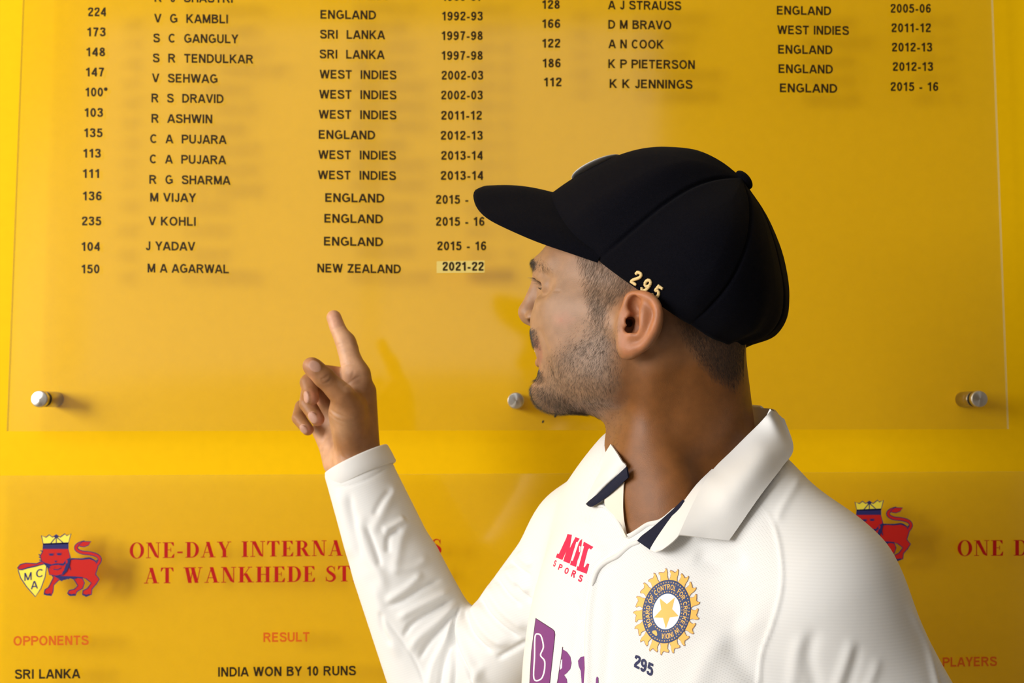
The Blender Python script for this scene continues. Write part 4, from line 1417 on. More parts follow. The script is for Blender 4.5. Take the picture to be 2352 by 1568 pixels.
# hand: lighter palm side, darker knuckles, nails
pig[hand_m] = (0.32, 0.145, 0.058)
PALM = zh([(1030, -60), (1180, -40), (1250, 120), (1320, 280), (1370, 420), (1430, 560), (1450, 640), (1400, 760), (1230, 760), (1180, 700), (1165, 560), (1140, 350), (1080, 160)])
paint((0.66, 0.38, 0.225), 0.85 * sp(PALM, 9) * hand_m)
HEEL = zh([(900, 1200), (1000, 1130), (1075, 1140), (1100, 1300), (1190, 1480), (1300, 1520), (1200, 1640), (1000, 1600)])
paint((0.62, 0.35, 0.21), 0.85 * sp(HEEL, 12) * hand_m)
THEN = zh([(1060, 930), (1220, 1010), (1300, 1100), (1200, 1260), (1100, 1200), (1055, 1060)])
paint((0.54, 0.31, 0.165), 0.6 * sp(THEN, 16) * hand_m)
paint((0.66, 0.33, 0.22), 0.6 * sp(zh([(1030, -60), (1190, -40), (1225, 110), (1085, 165)]), 6) * hand_m)
paint((0.56, 0.27, 0.15), 0.6 * sp(zh([(820, 470), (900, 430), (930, 740), (1000, 860), (1040, 900), (870, 690)]), 6) * hand_m)
paint((0.27, 0.13, 0.065), 0.5 * sp(zh([(970, 620), (1060, 590), (1100, 650), (1050, 720), (990, 710)]), 7) * hand_m)
for ring_, c in (([(880, 760), (960, 790), (980, 900), (900, 930)], (0.58, 0.24, 0.15)), ([(960, 980), (1030, 1060), (1000, 1130), (930, 1130)], (0.56, 0.23, 0.15)), ([(860, 1110), (915, 1130), (880, 1200), (830, 1190)], (0.52, 0.22, 0.14))):
    paint(c, 0.6 * sp(zh(ring_), 6) * hand_m)
# pigment of the nail plates from their own ellipsoids
for px, py, d, dx, dy, rl, rw, lift, lean in NAILS:
    a = unit(dx * RIGHT - dy * UP); n = unit(-FWD + lean[0] * RIGHT + lean[1] * UP); a = unit(a - (a @ n) * n); t = np.cross(n, a)
    c = Hd(px, py, d) + n * lift
    q = bv - c
    r2 = ((q @ a) / (rl * 1.0)) ** 2 + ((q @ t) / (rw * 1.0)) ** 2
    w = np.clip((1.05 - r2) * 4, 0, 1) * (np.abs(q @ n) < 0.0032)
    paint((0.56, 0.32, 0.24), 0.8 * w)

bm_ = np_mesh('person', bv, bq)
ca_ = bm_.color_attributes.new('pigment_shade', 'FLOAT_COLOR', 'POINT')
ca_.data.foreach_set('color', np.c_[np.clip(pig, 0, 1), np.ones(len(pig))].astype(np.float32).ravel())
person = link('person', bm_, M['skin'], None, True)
tag(person, 'man in a white long sleeved shirt and dark cap pointing up at the board', 'person')

BT = np.concatenate([bq[:, [0, 1, 2]], bq[:, [0, 2, 3]]])
body_bvh = BVHTree.FromPolygons([tuple(v) for v in bv], [tuple(q) for q in bq])
shirt_bvh = BVHTree.FromPolygons([tuple(v) for v in sv], [tuple(q) for q in sq])


def hit(bvh, px, py, default=None):
    d = ray(px, py)
    r = bvh.ray_cast(Vector(CAMPOS), Vector(unit(d)))
    if r[0] is None:
        return (None, None)
    return np.array(r[0]), np.array(r[1])


# ------------------------------------------------------------------ hair, strand by strand
def strands(roots, dirs, nrm, lens, lift, rad, curl=0.15):
    """tapered three-sided hairs -> vertices, quads/tris as one array pair"""
    n = len(roots)
    t = dirs - (dirs * nrm).sum(1)[:, None] * nrm
    t /= np.linalg.norm(t, axis=1)[:, None] + 1e-9
    lens = np.asarray(lens)[:, None]
    d0 = t * (1 - lift) + nrm * lift
    d0 /= np.linalg.norm(d0, axis=1)[:, None]
    d1 = d0 + t * 0.35 - nrm * 0.10 + RNG.normal(0, curl, (n, 3)) * 0.5
    d1 /= np.linalg.norm(d1, axis=1)[:, None]
    p0 = roots - nrm * 0.0003
    p1 = p0 + d0 * lens * 0.5
    p2 = p1 + d1 * lens * 0.5
    sx = np.cross(d0, nrm); sx /= np.linalg.norm(sx, axis=1)[:, None] + 1e-9
    sy = np.cross(d0, sx)
    r = np.asarray(rad) * np.ones((n, 1))
    V = np.zeros((n, 7, 3))
    for k in range(3):
        a = 2 * math.pi * k / 3
        o = math.cos(a) * sx + math.sin(a) * sy
        V[:, k] = p0 + o * r
        V[:, 3 + k] = p1 + o * r * 0.8
    V[:, 6] = p2
    base = (np.arange(n) * 7)[:, None]
    T = []
    for k in range(3):
        j = (k + 1) % 3
        T += [base + np.array([[k, j, 3 + j]]), base + np.array([[k, 3 + j, 3 + k]]), base + np.array([[3 + k, 3 + j, 6]])]
    return V.reshape(-1, 3), np.concatenate(T)


# sampling surface: the near half of the head and neck
tri_c = bv[BT].mean(1)
tri_n = np.cross(bv[BT[:, 1]] - bv[BT[:, 0]], bv[BT[:, 2]] - bv[BT[:, 0]])
tri_a = np.linalg.norm(tri_n, axis=1) / 2
tri_n = tri_n / (2 * tri_a[:, None] + 1e-12)
t_lat = (tri_c - HC) @ HL
headtri = np.where((t_lat > -0.001) & (tri_c[:, 2] > 1.40) & (tri_c[:, 0] > -0.02) & (project(tri_c)[0] > 1150))[0]


def grow(name, regions, material, mirror=True, lift=0.35, rad=0.00005):
    """regions: (polygon, feather px, hairs per cm2, length mm, direction function or (dx,dy))"""
    VV, TT, off = [], [], 0
    for poly, feather, dens, ln, dr, lf in regions:
        tx, ty, _ = project(tri_c[headtri])
        w = soft_poly(tx, ty, poly, feather) * (1 - soft_poly(tx, ty, EARP, 2))
        wa = w * tri_a[headtri]
        n = int(dens * wa.sum() * 1e4)
        if n < 1:
            continue
        ch = RNG.choice(len(headtri), n, p=wa / wa.sum())
        T = BT[headtri[ch]]
        r1, r2 = RNG.random(n), RNG.random(n)
        s1 = np.sqrt(r1)
        bar = np.stack([1 - s1, s1 * (1 - r2), s1 * r2], 1)
        roots = (bv[T] * bar[..., None]).sum(1)
        nr = (BN[T] * bar[..., None]).sum(1)
        nr /= np.linalg.norm(nr, axis=1)[:, None]
        x, y, _ = project(roots)
        if callable(dr):
            dx, dy = dr(x, y)
        else:
            dx, dy = np.full(n, dr[0]), np.full(n, dr[1])
        ang = RNG.normal(0, 0.22, n)
        dx, dy = dx * np.cos(ang) - dy * np.sin(ang), dx * np.sin(ang) + dy * np.cos(ang)
        D = dx[:, None] * RIGHT - dy[:, None] * UP
        L = ln * mm * RNG.uniform(0.6, 1.25, n)
        V, T3 = strands(roots, D, nr, L, lf, rad)
        VV.append(V); TT.append(T3 + off); off += len(V)
        if mirror:
            VV.append(mir(V)); TT.append(T3[:, ::-1] + off); off += len(V)
    me = np_mesh(name, np.concatenate(VV), np.concatenate(TT))
    o = link(name, me, material, person, True)
    return o


def hair_mat(name, c):
    m, nt, b, out = new_mat(name)
    b.inputs['Base Color'].default_value = (*c, 1)
    b.inputs['Roughness'].default_value = 0.38
    b.inputs['Specular IOR Level'].default_value = 0.6
    return m


M['hair'] = hair_mat('dark hair', (0.028, 0.019, 0.014))
M['hair_brown'] = hair_mat('brown temple hair', (0.15, 0.10, 0.062))


def beard_dir(x, y):
    # cheeks: forward and down; jaw: straight down; chin: forward; throat: back and down
    k = np.clip((y - 800) / 90, 0, 1)
    dx = -0.62 + 0.55 * k
    dy = 0.78 + 0.2 * k
    chin = np.clip((1270 - x) / 40, 0, 1) * np.clip((y - 870) / 20, 0, 1)
    dx = dx * (1 - chin) - 0.85 * chin
    dy = dy * (1 - chin) + 0.45 * chin
    low = np.clip((y - 925) / 20, 0, 1) * np.clip((x - 1270) / 60, 0, 1)
    dx = dx * (1 - low) + 0.35 * low
    return dx, dy


bd = grow('beard', [
    (BEARD, 14, 62, 5.0, beard_dir, 0.28),
    ([(1275, 800), (1330, 755), (1375, 690), (1400, 740), (1380, 800), (1290, 825)], 14, 24, 4.0, beard_dir, 0.2),
    ([(1350, 800), (1420, 760), (1425, 850), (1400, 905), (1340, 890)], 16, 40, 4.5, (-0.1, 1.0), 0.2),
    ([(1214, 890), (1245, 885), (1300, 915), (1345, 940), (1340, 960), (1235, 945)], 8, 85, 6.0, beard_dir, 0.42),
    ([(1212, 754), (1230, 752), (1238, 776), (1244, 800), (1236, 798), (1226, 792)], 3, 170, 4.5, (-0.55, 0.8), 0.4),
    ([(1226, 848), (1246, 846), (1250, 875), (1232, 880)], 3, 120, 5.5, (-0.6, 0.8), 0.4),
    ([(1340, 945), (1420, 890), (1445, 960), (1415, 1040), (1385, 1000)], 18, 22, 2.2, (0.3, 0.9), 0.3),
], M['hair'])
bd['kind'] = 'stuff'
hr = grow('hair', [
    (TEMPLE, 10, 125, 7.5, (-0.42, 0.9), 0.14),
    ([(1350, 680), (1400, 690), (1395, 740), (1375, 770), (1358, 730)], 10, 60, 6.0, (-0.4, 0.9), 0.14),
], M['hair_brown'])
hr['kind'] = 'stuff'
hr['label'] = 'short brown sideburn hair'
hn = grow('hair', [
    (NAPE, 12, 260, 4.5, (0.25, 1.0), 0.2),
    ([(1600, 815), (1690, 850), (1692, 905), (1650, 890)], 16, 50, 2.5, (0.2, 1.0), 0.2),
], M['hair'])
hn['kind'] = 'stuff'
hn['label'] = 'dark close cropped hair on the nape'


def brow_dir(x, y):
    k = np.clip((1240 - x) / 10, 0, 1)
    return 0.75 * (1 - k) - 0.8 * k, 0.35 * (1 - k) - 0.1 * k


eb = grow('eyebrow', [([(1214, 594), (1226, 592), (1232, 606), (1230, 619), (1218, 614)], 3, 200, 6.0, brow_dir, 0.3),
    ([(1226, 592), (1244, 598), (1260, 609), (1266, 620), (1246, 622), (1230, 616)], 6, 70, 6.0, brow_dir, 0.2)], M['hair'])
eb['kind'] = 'stuff'
# lashes
rt, dr_, nn, ll = [], [], [], []
for k, t in enumerate(np.linspace(0, 1, 16)):
    p = (1 - t) ** 2 * S(1238, 640, 26) + 2 * t * (1 - t) * S(1240, 646, 36) + t * t * S(1254, 658, 44.5)
    rt.append(p); dr_.append(HF * 0.8 + HU * (0.2 - 0.5 * t) + HL * 0.35); nn.append(unit(HF * 0.3 + HU)); ll.append(0.0125 - 0.003 * t)
for t in np.linspace(0, 1, 11):
    p = (1 - t) ** 2 * S(1247, 668, 26) + 2 * t * (1 - t) * S(1249, 668, 34) + t * t * S(1257, 662, 43)
    rt.append(p); dr_.append(HF * 0.7 - HU * 0.55 + HL * 0.2); nn.append(unit(HF * 0.6 - HU)); ll.append(0.0085)
V, T3 = strands(np.array(rt), np.array(dr_), np.array(nn), np.array(ll), 0.2, 0.00018, 0.25)
lash = link('eyelashes', np_mesh('eyelashes', np.r_[V, mir(V)], np.r_[T3, T3[:, ::-1] + len(V)]), M['hair'], person, True)
lash['kind'] = 'stuff'
# eyes and teeth
M['eye'] = simple('eye white', (0.75, 0.70, 0.66), 0.15)
M['iris'] = simple('brown iris', (0.05, 0.02, 0.01), 0.1)
M['tooth'] = simple('tooth enamel', (0.85, 0.80, 0.70), 0.2)


def sphere_mesh(name, c, r, seg=32):
    bm = bmesh.new()
    bmesh.ops.create_uvsphere(bm, u_segments=seg, v_segments=seg // 2, radius=r)
    me = bpy.data.meshes.new(name)
    bm.to_mesh(me); bm.free()
    V = np.array([v.co[:] for v in me.vertices])
    # pole towards the board
    V = V[:, 0:1] * HL + V[:, 1:2] * HU + V[:, 2:3] * HF
    me.vertices.foreach_set('co', (V + c).astype(np.float32).ravel())
    return me


for sgn in (1, -1):
    c = S(1274, 655, 31)
    c = c if sgn > 0 else mir(c)
    me = sphere_mesh('eye', c, 0.0128)
    e = link('eye', me, [M['eye'], M['iris']], person, True)
    for p in me.polygons:
        p.material_index = 1 if (np.array(p.center) - c) @ HF > 0.0110 else 0
for k in range(-3, 4):
    a = k * 0.27
    cen = S(1258, 802, 0) + HF * (0.010 * math.cos(a) - 0.002) + HL * (0.022 * math.sin(a))
    bm = bmesh.new()
    bmesh.ops.create_cube(bm, size=1)
    bmesh.ops.bevel(bm, geom=bm.edges[:], offset=0.28, segments=3, affect='EDGES')
    fdir = HF * math.cos(a) + HL * math.sin(a); ldir = HL * math.cos(a) - HF * math.sin(a)
    for v in bm.verts:
        q = v.co
        v.co = Vector(cen + fdir * q.x * 0.005 + ldir * q.y * 0.0068 + HU * q.z * 0.0095)
    me = bpy.data.meshes.new('tooth'); bm.to_mesh(me); bm.free()
    link('tooth', me, M['tooth'], person, True)
# ------------------------------------------------------------------ cap
def wool(name, c):
    m, nt, b, out = new_mat(name)
    tc = nt.nodes.new('ShaderNodeTexCoord')
    n = nt.nodes.new('ShaderNodeTexNoise'); n.inputs['Scale'].default_value = 1500; n.inputs['Detail'].default_value = 4
    nt.links.new(tc.outputs['Object'], n.inputs['Vector'])
    r = nt.nodes.new('ShaderNodeValToRGB')
    r.color_ramp.elements[0].position = 0.35; r.color_ramp.elements[0].color = (*[x * 0.6 for x in c], 1)
    r.color_ramp.elements[1].position = 0.75; r.color_ramp.elements[1].color = (*[x * 1.7 for x in c], 1)
    nt.links.new(n.outputs['Fac'], r.inputs['Fac'])
    nt.links.new(r.outputs['Color'], b.inputs['Base Color'])
    b.inputs['Roughness'].default_value = 0.95
    b.inputs['Specular IOR Level'].default_value = 0.05
    b.inputs['Sheen Weight'].default_value = 0.012
    b.inputs['Sheen Roughness'].default_value = 0.5
    bp = nt.nodes.new('ShaderNodeBump'); bp.inputs['Strength'].default_value = 0.4; bp.inputs['Distance'].default_value = 0.0006
    nt.links.new(n.outputs['Fac'], bp.inputs['Height'])
    nt.links.new(bp.outputs['Normal'], b.inputs['Normal'])
    return m


M['wool'] = wool('dark navy wool', (0.0024, 0.0025, 0.0046))
MER = {
    0: [(1703, 405, 0), (1660, 372, 0), (1605, 347, 0), (1545, 340, 0), (1485, 343, 0), (1425, 360, 0), (1365, 389, 0), (1312, 418, 0), (1264, 449, 0)],
    30: [(1703, 406, 4), (1655, 388, 18), (1590, 374, 34), (1520, 382, 50), (1440, 418, 63), (1372, 458, 67), (1322, 494, 64), (1294, 522, 57)],
    58: [(1702, 408, 8), (1652, 408, 30), (1590, 428, 54), (1520, 472, 74), (1455, 526, 83), (1402, 572, 83), (1374, 598, 78)],
    90: [(1704, 412, 10), (1684, 450, 45), (1645, 510, 82), (1594, 580, 97), (1545, 640, 95), (1502, 690, 84)],
    122: [(1708, 416, 8), (1724, 470, 36), (1718, 550, 68), (1682, 640, 86), (1632, 706, 84), (1588, 748, 72)],
    150: [(1710, 418, 4), (1745, 490, 20), (1762, 580, 40), (1756, 670, 52), (1724, 745, 50), (1664, 788, 40)],
    180: [(1711, 418, 0), (1749, 478, 0), (1777, 550, 0), (1795, 625, 0), (1802, 680, 0), (1795, 728, 0), (1766, 765, 0), (1722, 783, 0), (1692, 790, 0)],
}
NS, NT = 60, 600


def resample(p, n):
    L = np.r_[0, np.cumsum(np.linalg.norm(np.diff(p, axis=0), axis=1))]
    t = np.linspace(0, L[-1], n)
    return np.stack([np.interp(t, L, p[:, i]) for i in range(3)], 1)


def cubic_at(xk, yk, x):
    """natural-ish cubic Hermite through periodic knots"""
    xk = np.asarray(xk, float)
    out = np.zeros((len(x),) + yk.shape[1:])
    n = len(xk) - 1
    m = np.zeros_like(yk)
    for i in range(n + 1):
        a, b = (i - 1) % n, (i + 1) % n
        hb = (xk[b] - xk[i % n]) % 360 or 360
        ha = (xk[i % n] - xk[a]) % 360 or 360
        m[i] = (yk[b] - yk[a]) / (ha + hb)
    for k, xv in enumerate(x):
        i = min(np.searchsorted(xk, xv, 'right') - 1, n - 1)
        h = xk[i + 1] - xk[i]
        t = (xv - xk[i]) / h
        out[k] = (2 * t ** 3 - 3 * t ** 2 + 1) * yk[i] + (t ** 3 - 2 * t ** 2 + t) * h * m[i] + (-2 * t ** 3 + 3 * t ** 2) * yk[i + 1] + (t ** 3 - t ** 2) * h * m[i + 1]
    return out


curves = {}
for a, pts in MER.items():
    w = smooth_pts([S(*q) for q in pts], 8)
    curves[a] = resample(w, NS)
angs = [0, 30, 58, 90, 122, 150, 180, 210, 238, 270, 302, 330, 360]
stack = np.array([curves[a] if a <= 180 else mir(curves[360 - a]) for a in angs])
TH = np.arange(NT) * 360.0 / NT
G = cubic_at(angs, stack, TH)                       # (NT, NS, 3)
capc = S(1520, 560, 0)
nrm = G - capc
nrm /= np.linalg.norm(nrm, axis=2)[..., None]
s_ = np.linspace(0, 1, NS)[None, :]
seams = [0, 58, 122, 180, 238, 302]
dmin = np.min([np.abs((TH - q + 180) % 360 - 180) for q in seams], axis=0)[:, None]
rad_ = np.linalg.norm(G - G.mean(0)[None], axis=2)
arc = dmin * math.pi / 180 * rad_                   # metres from the nearest seam
puff = 0.0022 * np.clip(arc / 0.03, 0, 1) - 0.0026 * np.exp(-(arc / 0.0020) ** 2)
puff = puff * np.clip(s_ * 8, 0, 1) * np.clip((1 - s_) * 6, 0.25, 1)
# slack folds towards the back of the crown
tt = np.radians(TH)[:, None]
slack = np.clip((s_ - 0.55) * 3, 0, 1) * np.clip(1 - np.abs(TH[:, None] - 180) / 95, 0, 1)
puff = puff + slack * 0.0018 * (np.sin(9 * tt + 5 * s_) + 0.7 * np.sin(17 * tt - 7 * s_))
G = G + nrm * puff[..., None]
V = list(G.reshape(-1, 3))
F = []
for i in range(NT):
    j = (i + 1) % NT
    for k in range(NS - 1):
        F.append((i * NS + k, i * NS + k + 1, j * NS + k + 1, j * NS + k))
# turned-in band at the rim
rim = G[:, -1]
cen = rim.mean(0)
inner = rim + (cen - rim) * 0.045 + HU * 0.001
inner2 = rim + (cen - rim) * 0.13 + HU * 0.010
n0 = len(V)
V += list(inner) + list(inner2)
for i in range(NT):
    j = (i + 1) % NT
    F.append((i * NS + NS - 1, n0 + i, n0 + j, j * NS + NS - 1))
    F.append((n0 + i, n0 + NT + i, n0 + NT + j, n0 + j))
capm_ = mesh_from('cap', V, F)
bm = bmesh.new(); bm.from_mesh(capm_)
bmesh.ops.remove_doubles(bm, verts=bm.verts, dist=0.0002)
bmesh.ops.recalc_face_normals(bm, faces=bm.faces)
bm.to_mesh(capm_); bm.free()
cap = link('cap', capm_, M['wool'], person, True)
cap['label'] = 'dark navy baggy wool cap'
cap_bvh = BVHTree.FromPolygons([tuple(v) for v in V], F)

# visor
NU, NVV = 61, 26
edge = [(1104, 430, 0), (1091, 437, 15), (1087, 453, 28), (1097, 480, 42), (1124, 505, 56), (1178, 532, 68), (1240, 558, 76), (1306, 580, 80), (1372, 602, 79)]
ew = smooth_pts([S(*q) for q in edge], 10)
ew = resample(ew, NU // 2 + 1)
edge_c = np.vstack([mir(ew[:0:-1]), ew])
ang_v = np.linspace(-58, 58, NU)
rim_c = cubic_at(angs, stack[:, -4:, :].mean(1)[:, None, :].repeat(1, 1), ang_v % 360)[:, 0]
rim_c = rim_c + (cen - rim_c) * 0.02
vv = np.linspace(0, 1, NVV)
top = rim_c[:, None] * (1 - vv)[None, :, None] + edge_c[:, None] * vv[None, :, None]
bow = np.sin(math.pi * vv)[None, :, None] * HU * 0.004
top = top + bow
VN = unit(np.cross(edge_c[NU // 2 + 1] - edge_c[NU // 2 - 1], edge_c[NU // 2] - rim_c[NU // 2]))
VN = VN if VN @ HU > 0 else -VN
thick = 0.0030 * np.clip((1 - vv) * 14, 0.0, 1) ** 0.5
V1 = top + VN * (thick[None, :, None] * 0.5)
V2 = top - VN * (thick[None, :, None] * 0.5)
V = np.vstack([V1.reshape(-1, 3), V2.reshape(-1, 3)])
F = []
nh = NU * NVV
for i in range(NU - 1):
    for k in range(NVV - 1):
        a, b, c, d = i * NVV + k, i * NVV + k + 1, (i + 1) * NVV + k + 1, (i + 1) * NVV + k
        F.append((a, b, c, d)); F.append((nh + d, nh + c, nh + b, nh + a))
    F.append((i * NVV, (i + 1) * NVV, nh + (i + 1) * NVV, nh + i * NVV))
for i in (0, NU - 1):
    for k in range(NVV - 1):
        F.append((i * NVV + k, i * NVV + k + 1, nh + i * NVV + k + 1, nh + i * NVV + k))
vm = mesh_from('visor', V, F)
bm = bmesh.new(); bm.from_mesh(vm)
bmesh.ops.remove_doubles(bm, verts=bm.verts, dist=0.00005)
bmesh.ops.recalc_face_normals(bm, faces=bm.faces)
bm.to_mesh(vm); bm.free()
visor = link('visor', vm, M['wool'], cap, True)


def ellipsoid(name, c, r, axes, mat, parent, seg=24):
    bm = bmesh.new()
    bmesh.ops.create_uvsphere(bm, u_segments=seg, v_segments=seg // 2, radius=1)
    A = [unit(a) for a in axes]
    for v in bm.verts:
        q = v.co
        v.co = Vector(c + A[0] * q.x * r[0] + A[1] * q.y * r[1] + A[2] * q.z * r[2])
    me = bpy.data.meshes.new(name); bm.to_mesh(me); bm.free()
    return link(name, me, mat, parent, True)


bdir = unit(S(1745, 388, 0) - S(1715, 413, 0))
ellipsoid('button', S(1709, 413, 0), (0.0105, 0.0095, 0.0055), (np.cross(bdir, HL), HL, bdir), M['wool'], cap)
M['gold'] = simple('gold thread', (0.72, 0.52, 0.22), 0.38, spec=0.7, bump=0.5, bscale=2500)
M['silver'] = simple('silver thread', (0.55, 0.53, 0.50), 0.4, spec=0.6, bump=0.5, bscale=2500)
# embroidered badge on the front panel, seen edge-on
bt = unit(S(1400, 371, 0) - S(1340, 401, 0))
bn = unit(np.cross(bt, HL)); bn = bn if bn @ HU > 0 else -bn
bc = S(1371, 387, 0)
bdg = ellipsoid('badge', bc + bn * 0.001, (0.027, 0.022, 0.0026), (bt, HL, bn), M['silver'], cap, 32)
ellipsoid('star', bc + bn * 0.0018, (0.014, 0.012, 0.0024), (bt, HL, bn), M['gold'], bdg)


def thread_tube(name, paths, r, mat, parent, bvh, lift):
    """raised embroidery: tubes following pixel paths over a surface"""
    V, F = [], []
    for path in paths:
        p = np.array(path, float)
        L = np.r_[0, np.cumsum(np.linalg.norm(np.diff(p, axis=0), axis=1))]
        n = max(3, int(L[-1] / 1.5))
        t = np.linspace(0, L[-1], n)
        p = np.stack([np.interp(t, L, p[:, 0]), np.interp(t, L, p[:, 1])], 1)
        c, nn = [], []
        for q in p:
            h = hit(bvh, q[0], q[1])
            if h[0] is None:
                continue
            nv = h[1] if h[1] @ (h[0] - CAMPOS) < 0 else -h[1]
            c.append(h[0] + nv * lift); nn.append(nv)
        c, nn = np.array(c), np.array(nn)
        d = np.gradient(c, axis=0); d /= np.linalg.norm(d, axis=1)[:, None] + 1e-12
        s = np.cross(d, nn); s /= np.linalg.norm(s, axis=1)[:, None]
        K = 8
        b = len(V)
        for i in range(len(c)):
            tw = r * (1 + 0.10 * math.sin(i * 2.2)) * (0.8 if i in (0, len(c) - 1) else 1)
            for k in range(K):
                a = 2 * math.pi * k / K
                V.append(c[i] + (s[i] * math.cos(a) + nn[i] * math.sin(a) * 0.75) * tw)
        for i in range(len(c) - 1):
            for k in range(K):
                F.append((b + i * K + k, b + i * K + (k + 1) % K, b + (i + 1) * K + (k + 1) % K, b + (i + 1) * K + k))
        F.append(tuple(b + k for k in range(K))[::-1]); F.append(tuple(b + (len(c) - 1) * K + k for k in range(K)))
    return link(name, mesh_from(name, V, F), mat, parent, True)


for ch, cx, cy in (('2', 1463, 638), ('9', 1486, 655), ('5', 1510, 670)):
    st, w = sans_strokes(ch, 0.2)
    a = math.radians(33)
    h = 34.0
    paths = []
    for pts in st:
        q = []
        for x, y in pts:
            X, Y = (x - w / 2) * h * 0.92, -(y - 0.5) * h
            q.append((cx + X * math.cos(a) - Y * math.sin(a), cy + X * math.sin(a) + Y * math.cos(a)))
        paths.append(q)
    thread_tube('numeral', paths, 0.0015, M['gold'], cap, cap_bvh, 0.0008)

# nap of the wool: fine short fibres over crown and visor
for par, me_, dens in ((cap, capm_, 55), (visor, vm, 70)):
    me_.calc_loop_triangles()
    vv_ = np.array([v.co[:] for v in me_.vertices]); nn_ = np.array([v.normal[:] for v in me_.vertices])
    tt_ = np.array([t.vertices[:] for t in me_.loop_triangles])
    ar = np.linalg.norm(np.cross(vv_[tt_[:, 1]] - vv_[tt_[:, 0]], vv_[tt_[:, 2]] - vv_[tt_[:, 0]]), axis=1) / 2
    n = int(ar.sum() * 1e4 * dens)
    ch = RNG.choice(len(tt_), n, p=ar / ar.sum())
    r1, r2 = np.sqrt(RNG.random(n)), RNG.random(n)
    bar = np.stack([1 - r1, r1 * (1 - r2), r1 * r2], 1)
    rt_ = (vv_[tt_[ch]] * bar[..., None]).sum(1); nr_ = (nn_[tt_[ch]] * bar[..., None]).sum(1)
    nr_ /= np.linalg.norm(nr_, axis=1)[:, None] + 1e-9
    V, T3 = strands(rt_, RNG.normal(0, 1, (n, 3)), nr_, RNG.uniform(0.0006, 0.0017, n), 0.4, 0.00003, 0.5)
    nap = link('nap', np_mesh('nap', V, T3), M['wool'], par, True)
    nap['kind'] = 'stuff'
# ------------------------------------------------------------------ shirt cloth
def cloth(name, dots):
    m, nt, b, out = new_mat(name)
    b.inputs['Base Color'].default_value = (0.80, 0.79, 0.765, 1)
    b.inputs['Roughness'].default_value = 0.75
    b.inputs['Specular IOR Level'].default_value = 0.25
    b.inputs['Sheen Weight'].default_value = 0.15
    uv = nt.nodes.new('ShaderNodeAttribute'); uv.attribute_name = 'weave'
    zone = nt.nodes.new('ShaderNodeAttribute'); zone.attribute_name = 'zone'
    sep = nt.nodes.new('ShaderNodeSeparateXYZ')
    nt.links.new(uv.outputs['Vector'], sep.inputs[0])

    def math_(op, a, bb=None):
        n = nt.nodes.new('ShaderNodeMath'); n.operation = op
        for i, v in enumerate((a, bb)):
            if v is None:
                continue
            if isinstance(v, (int, float)):
                n.inputs[i].default_value = v
            else:
                nt.links.new(v, n.inputs[i])
        return n.outputs[0]
    k = 2 * math.pi
    su = math_('SINE', math_('MULTIPLY', sep.outputs[0], k / 2.4))
    sv_ = math_('SINE', math_('MULTIPLY', sep.outputs[1], k / 2.0))
    dot = math_('GREATER_THAN', math_('MULTIPLY', su, sv_), 0.62)
    line = math_('MULTIPLY', math_('SINE', math_('MULTIPLY', sep.outputs[1], k / 2.6)), 0.5)
    mixd = nt.nodes.new('ShaderNodeMix'); mixd.data_type = 'FLOAT'
    nt.links.new(zone.outputs['Fac'], mixd.inputs['Factor'])
    nt.links.new(math_('MULTIPLY', dot, 0.38), mixd.inputs['A'])
    nt.links.new(math_('MULTIPLY', math_('ADD', line, 0.5), 0.07), mixd.inputs['B'])
    mc = nt.nodes.new('ShaderNodeMix'); mc.data_type = 'RGBA'
    nt.links.new(mixd.outputs['Result'], mc.inputs['Factor'])
    mc.inputs['A'].default_value = (0.73, 0.728, 0.717, 1)
    mc.inputs['B'].default_value = (0.38, 0.375, 0.365, 1)
    nt.links.new(mc.outputs['Result'], b.inputs['Base Color'])
    bp = nt.nodes.new('ShaderNodeBump'); bp.inputs['Strength'].default_value = 0.25; bp.inputs['Distance'].default_value = 0.0003; bp.invert = True
    nt.links.new(mixd.outputs['Result'], bp.inputs['Height'])
    nt.links.new(bp.outputs['Normal'], b.inputs['Normal'])
    return m


M['cloth'] = cloth('white knit cloth', True)
M['collar'] = simple('white woven collar cloth', (0.72, 0.71, 0.69), 0.75, spec=0.25, bump=0.15, bscale=2500)
M['lining'] = simple('cream collar lining', (0.62, 0.54, 0.42), 0.8, spec=0.2)
M['facing'] = simple('cream facing cloth', (0.72, 0.66, 0.57), 0.8, spec=0.2)
M['navytrim'] = simple('navy ribbed trim', (0.010, 0.012, 0.030), 0.8, spec=0.2, bump=0.5, bscale=1500)
sm_ = np_mesh('shirt', sv, sq)
q = sv - NB
px_, py_, pz_ = project(sv)
arm_r = np.clip(((sv - SHR) @ -unit(BL)) * 30 + 0.5, 0, 1)
RAG = [(1742, 1140), (1775, 1200), (1793, 1270), (1795, 1350), (1775, 1430), (1750, 1500), (1742, 1700), (2700, 1700), (2300, 1000), (1850, 1040)]
zone = np.clip(soft_poly(px_, py_, RAG, 2) + ((px_ < 1222)).astype(float), 0, 1)
u_ = np.where(zone > 0.5, q @ BF, q @ unit(BL + 0.3 * BF)) * 1000
v_ = q[:, 2] * 1000
far_arm = px_ < 1222
v_ = np.where(far_arm, (sv - ELR) @ unit(WRR - ELR) * 1000, v_)
at = sm_.attributes.new('weave', 'FLOAT_VECTOR', 'POINT')
at.data.foreach_set('vector', np.c_[u_, v_, 0 * u_].astype(np.float32).ravel())
at = sm_.attributes.new('zone', 'FLOAT', 'POINT')
at.data.foreach_set('value', zone.astype(np.float32))
shirt_o = link('shirt', sm_, M['cloth'], person, True)
shirt_o['label'] = 'white long sleeved polo shirt'


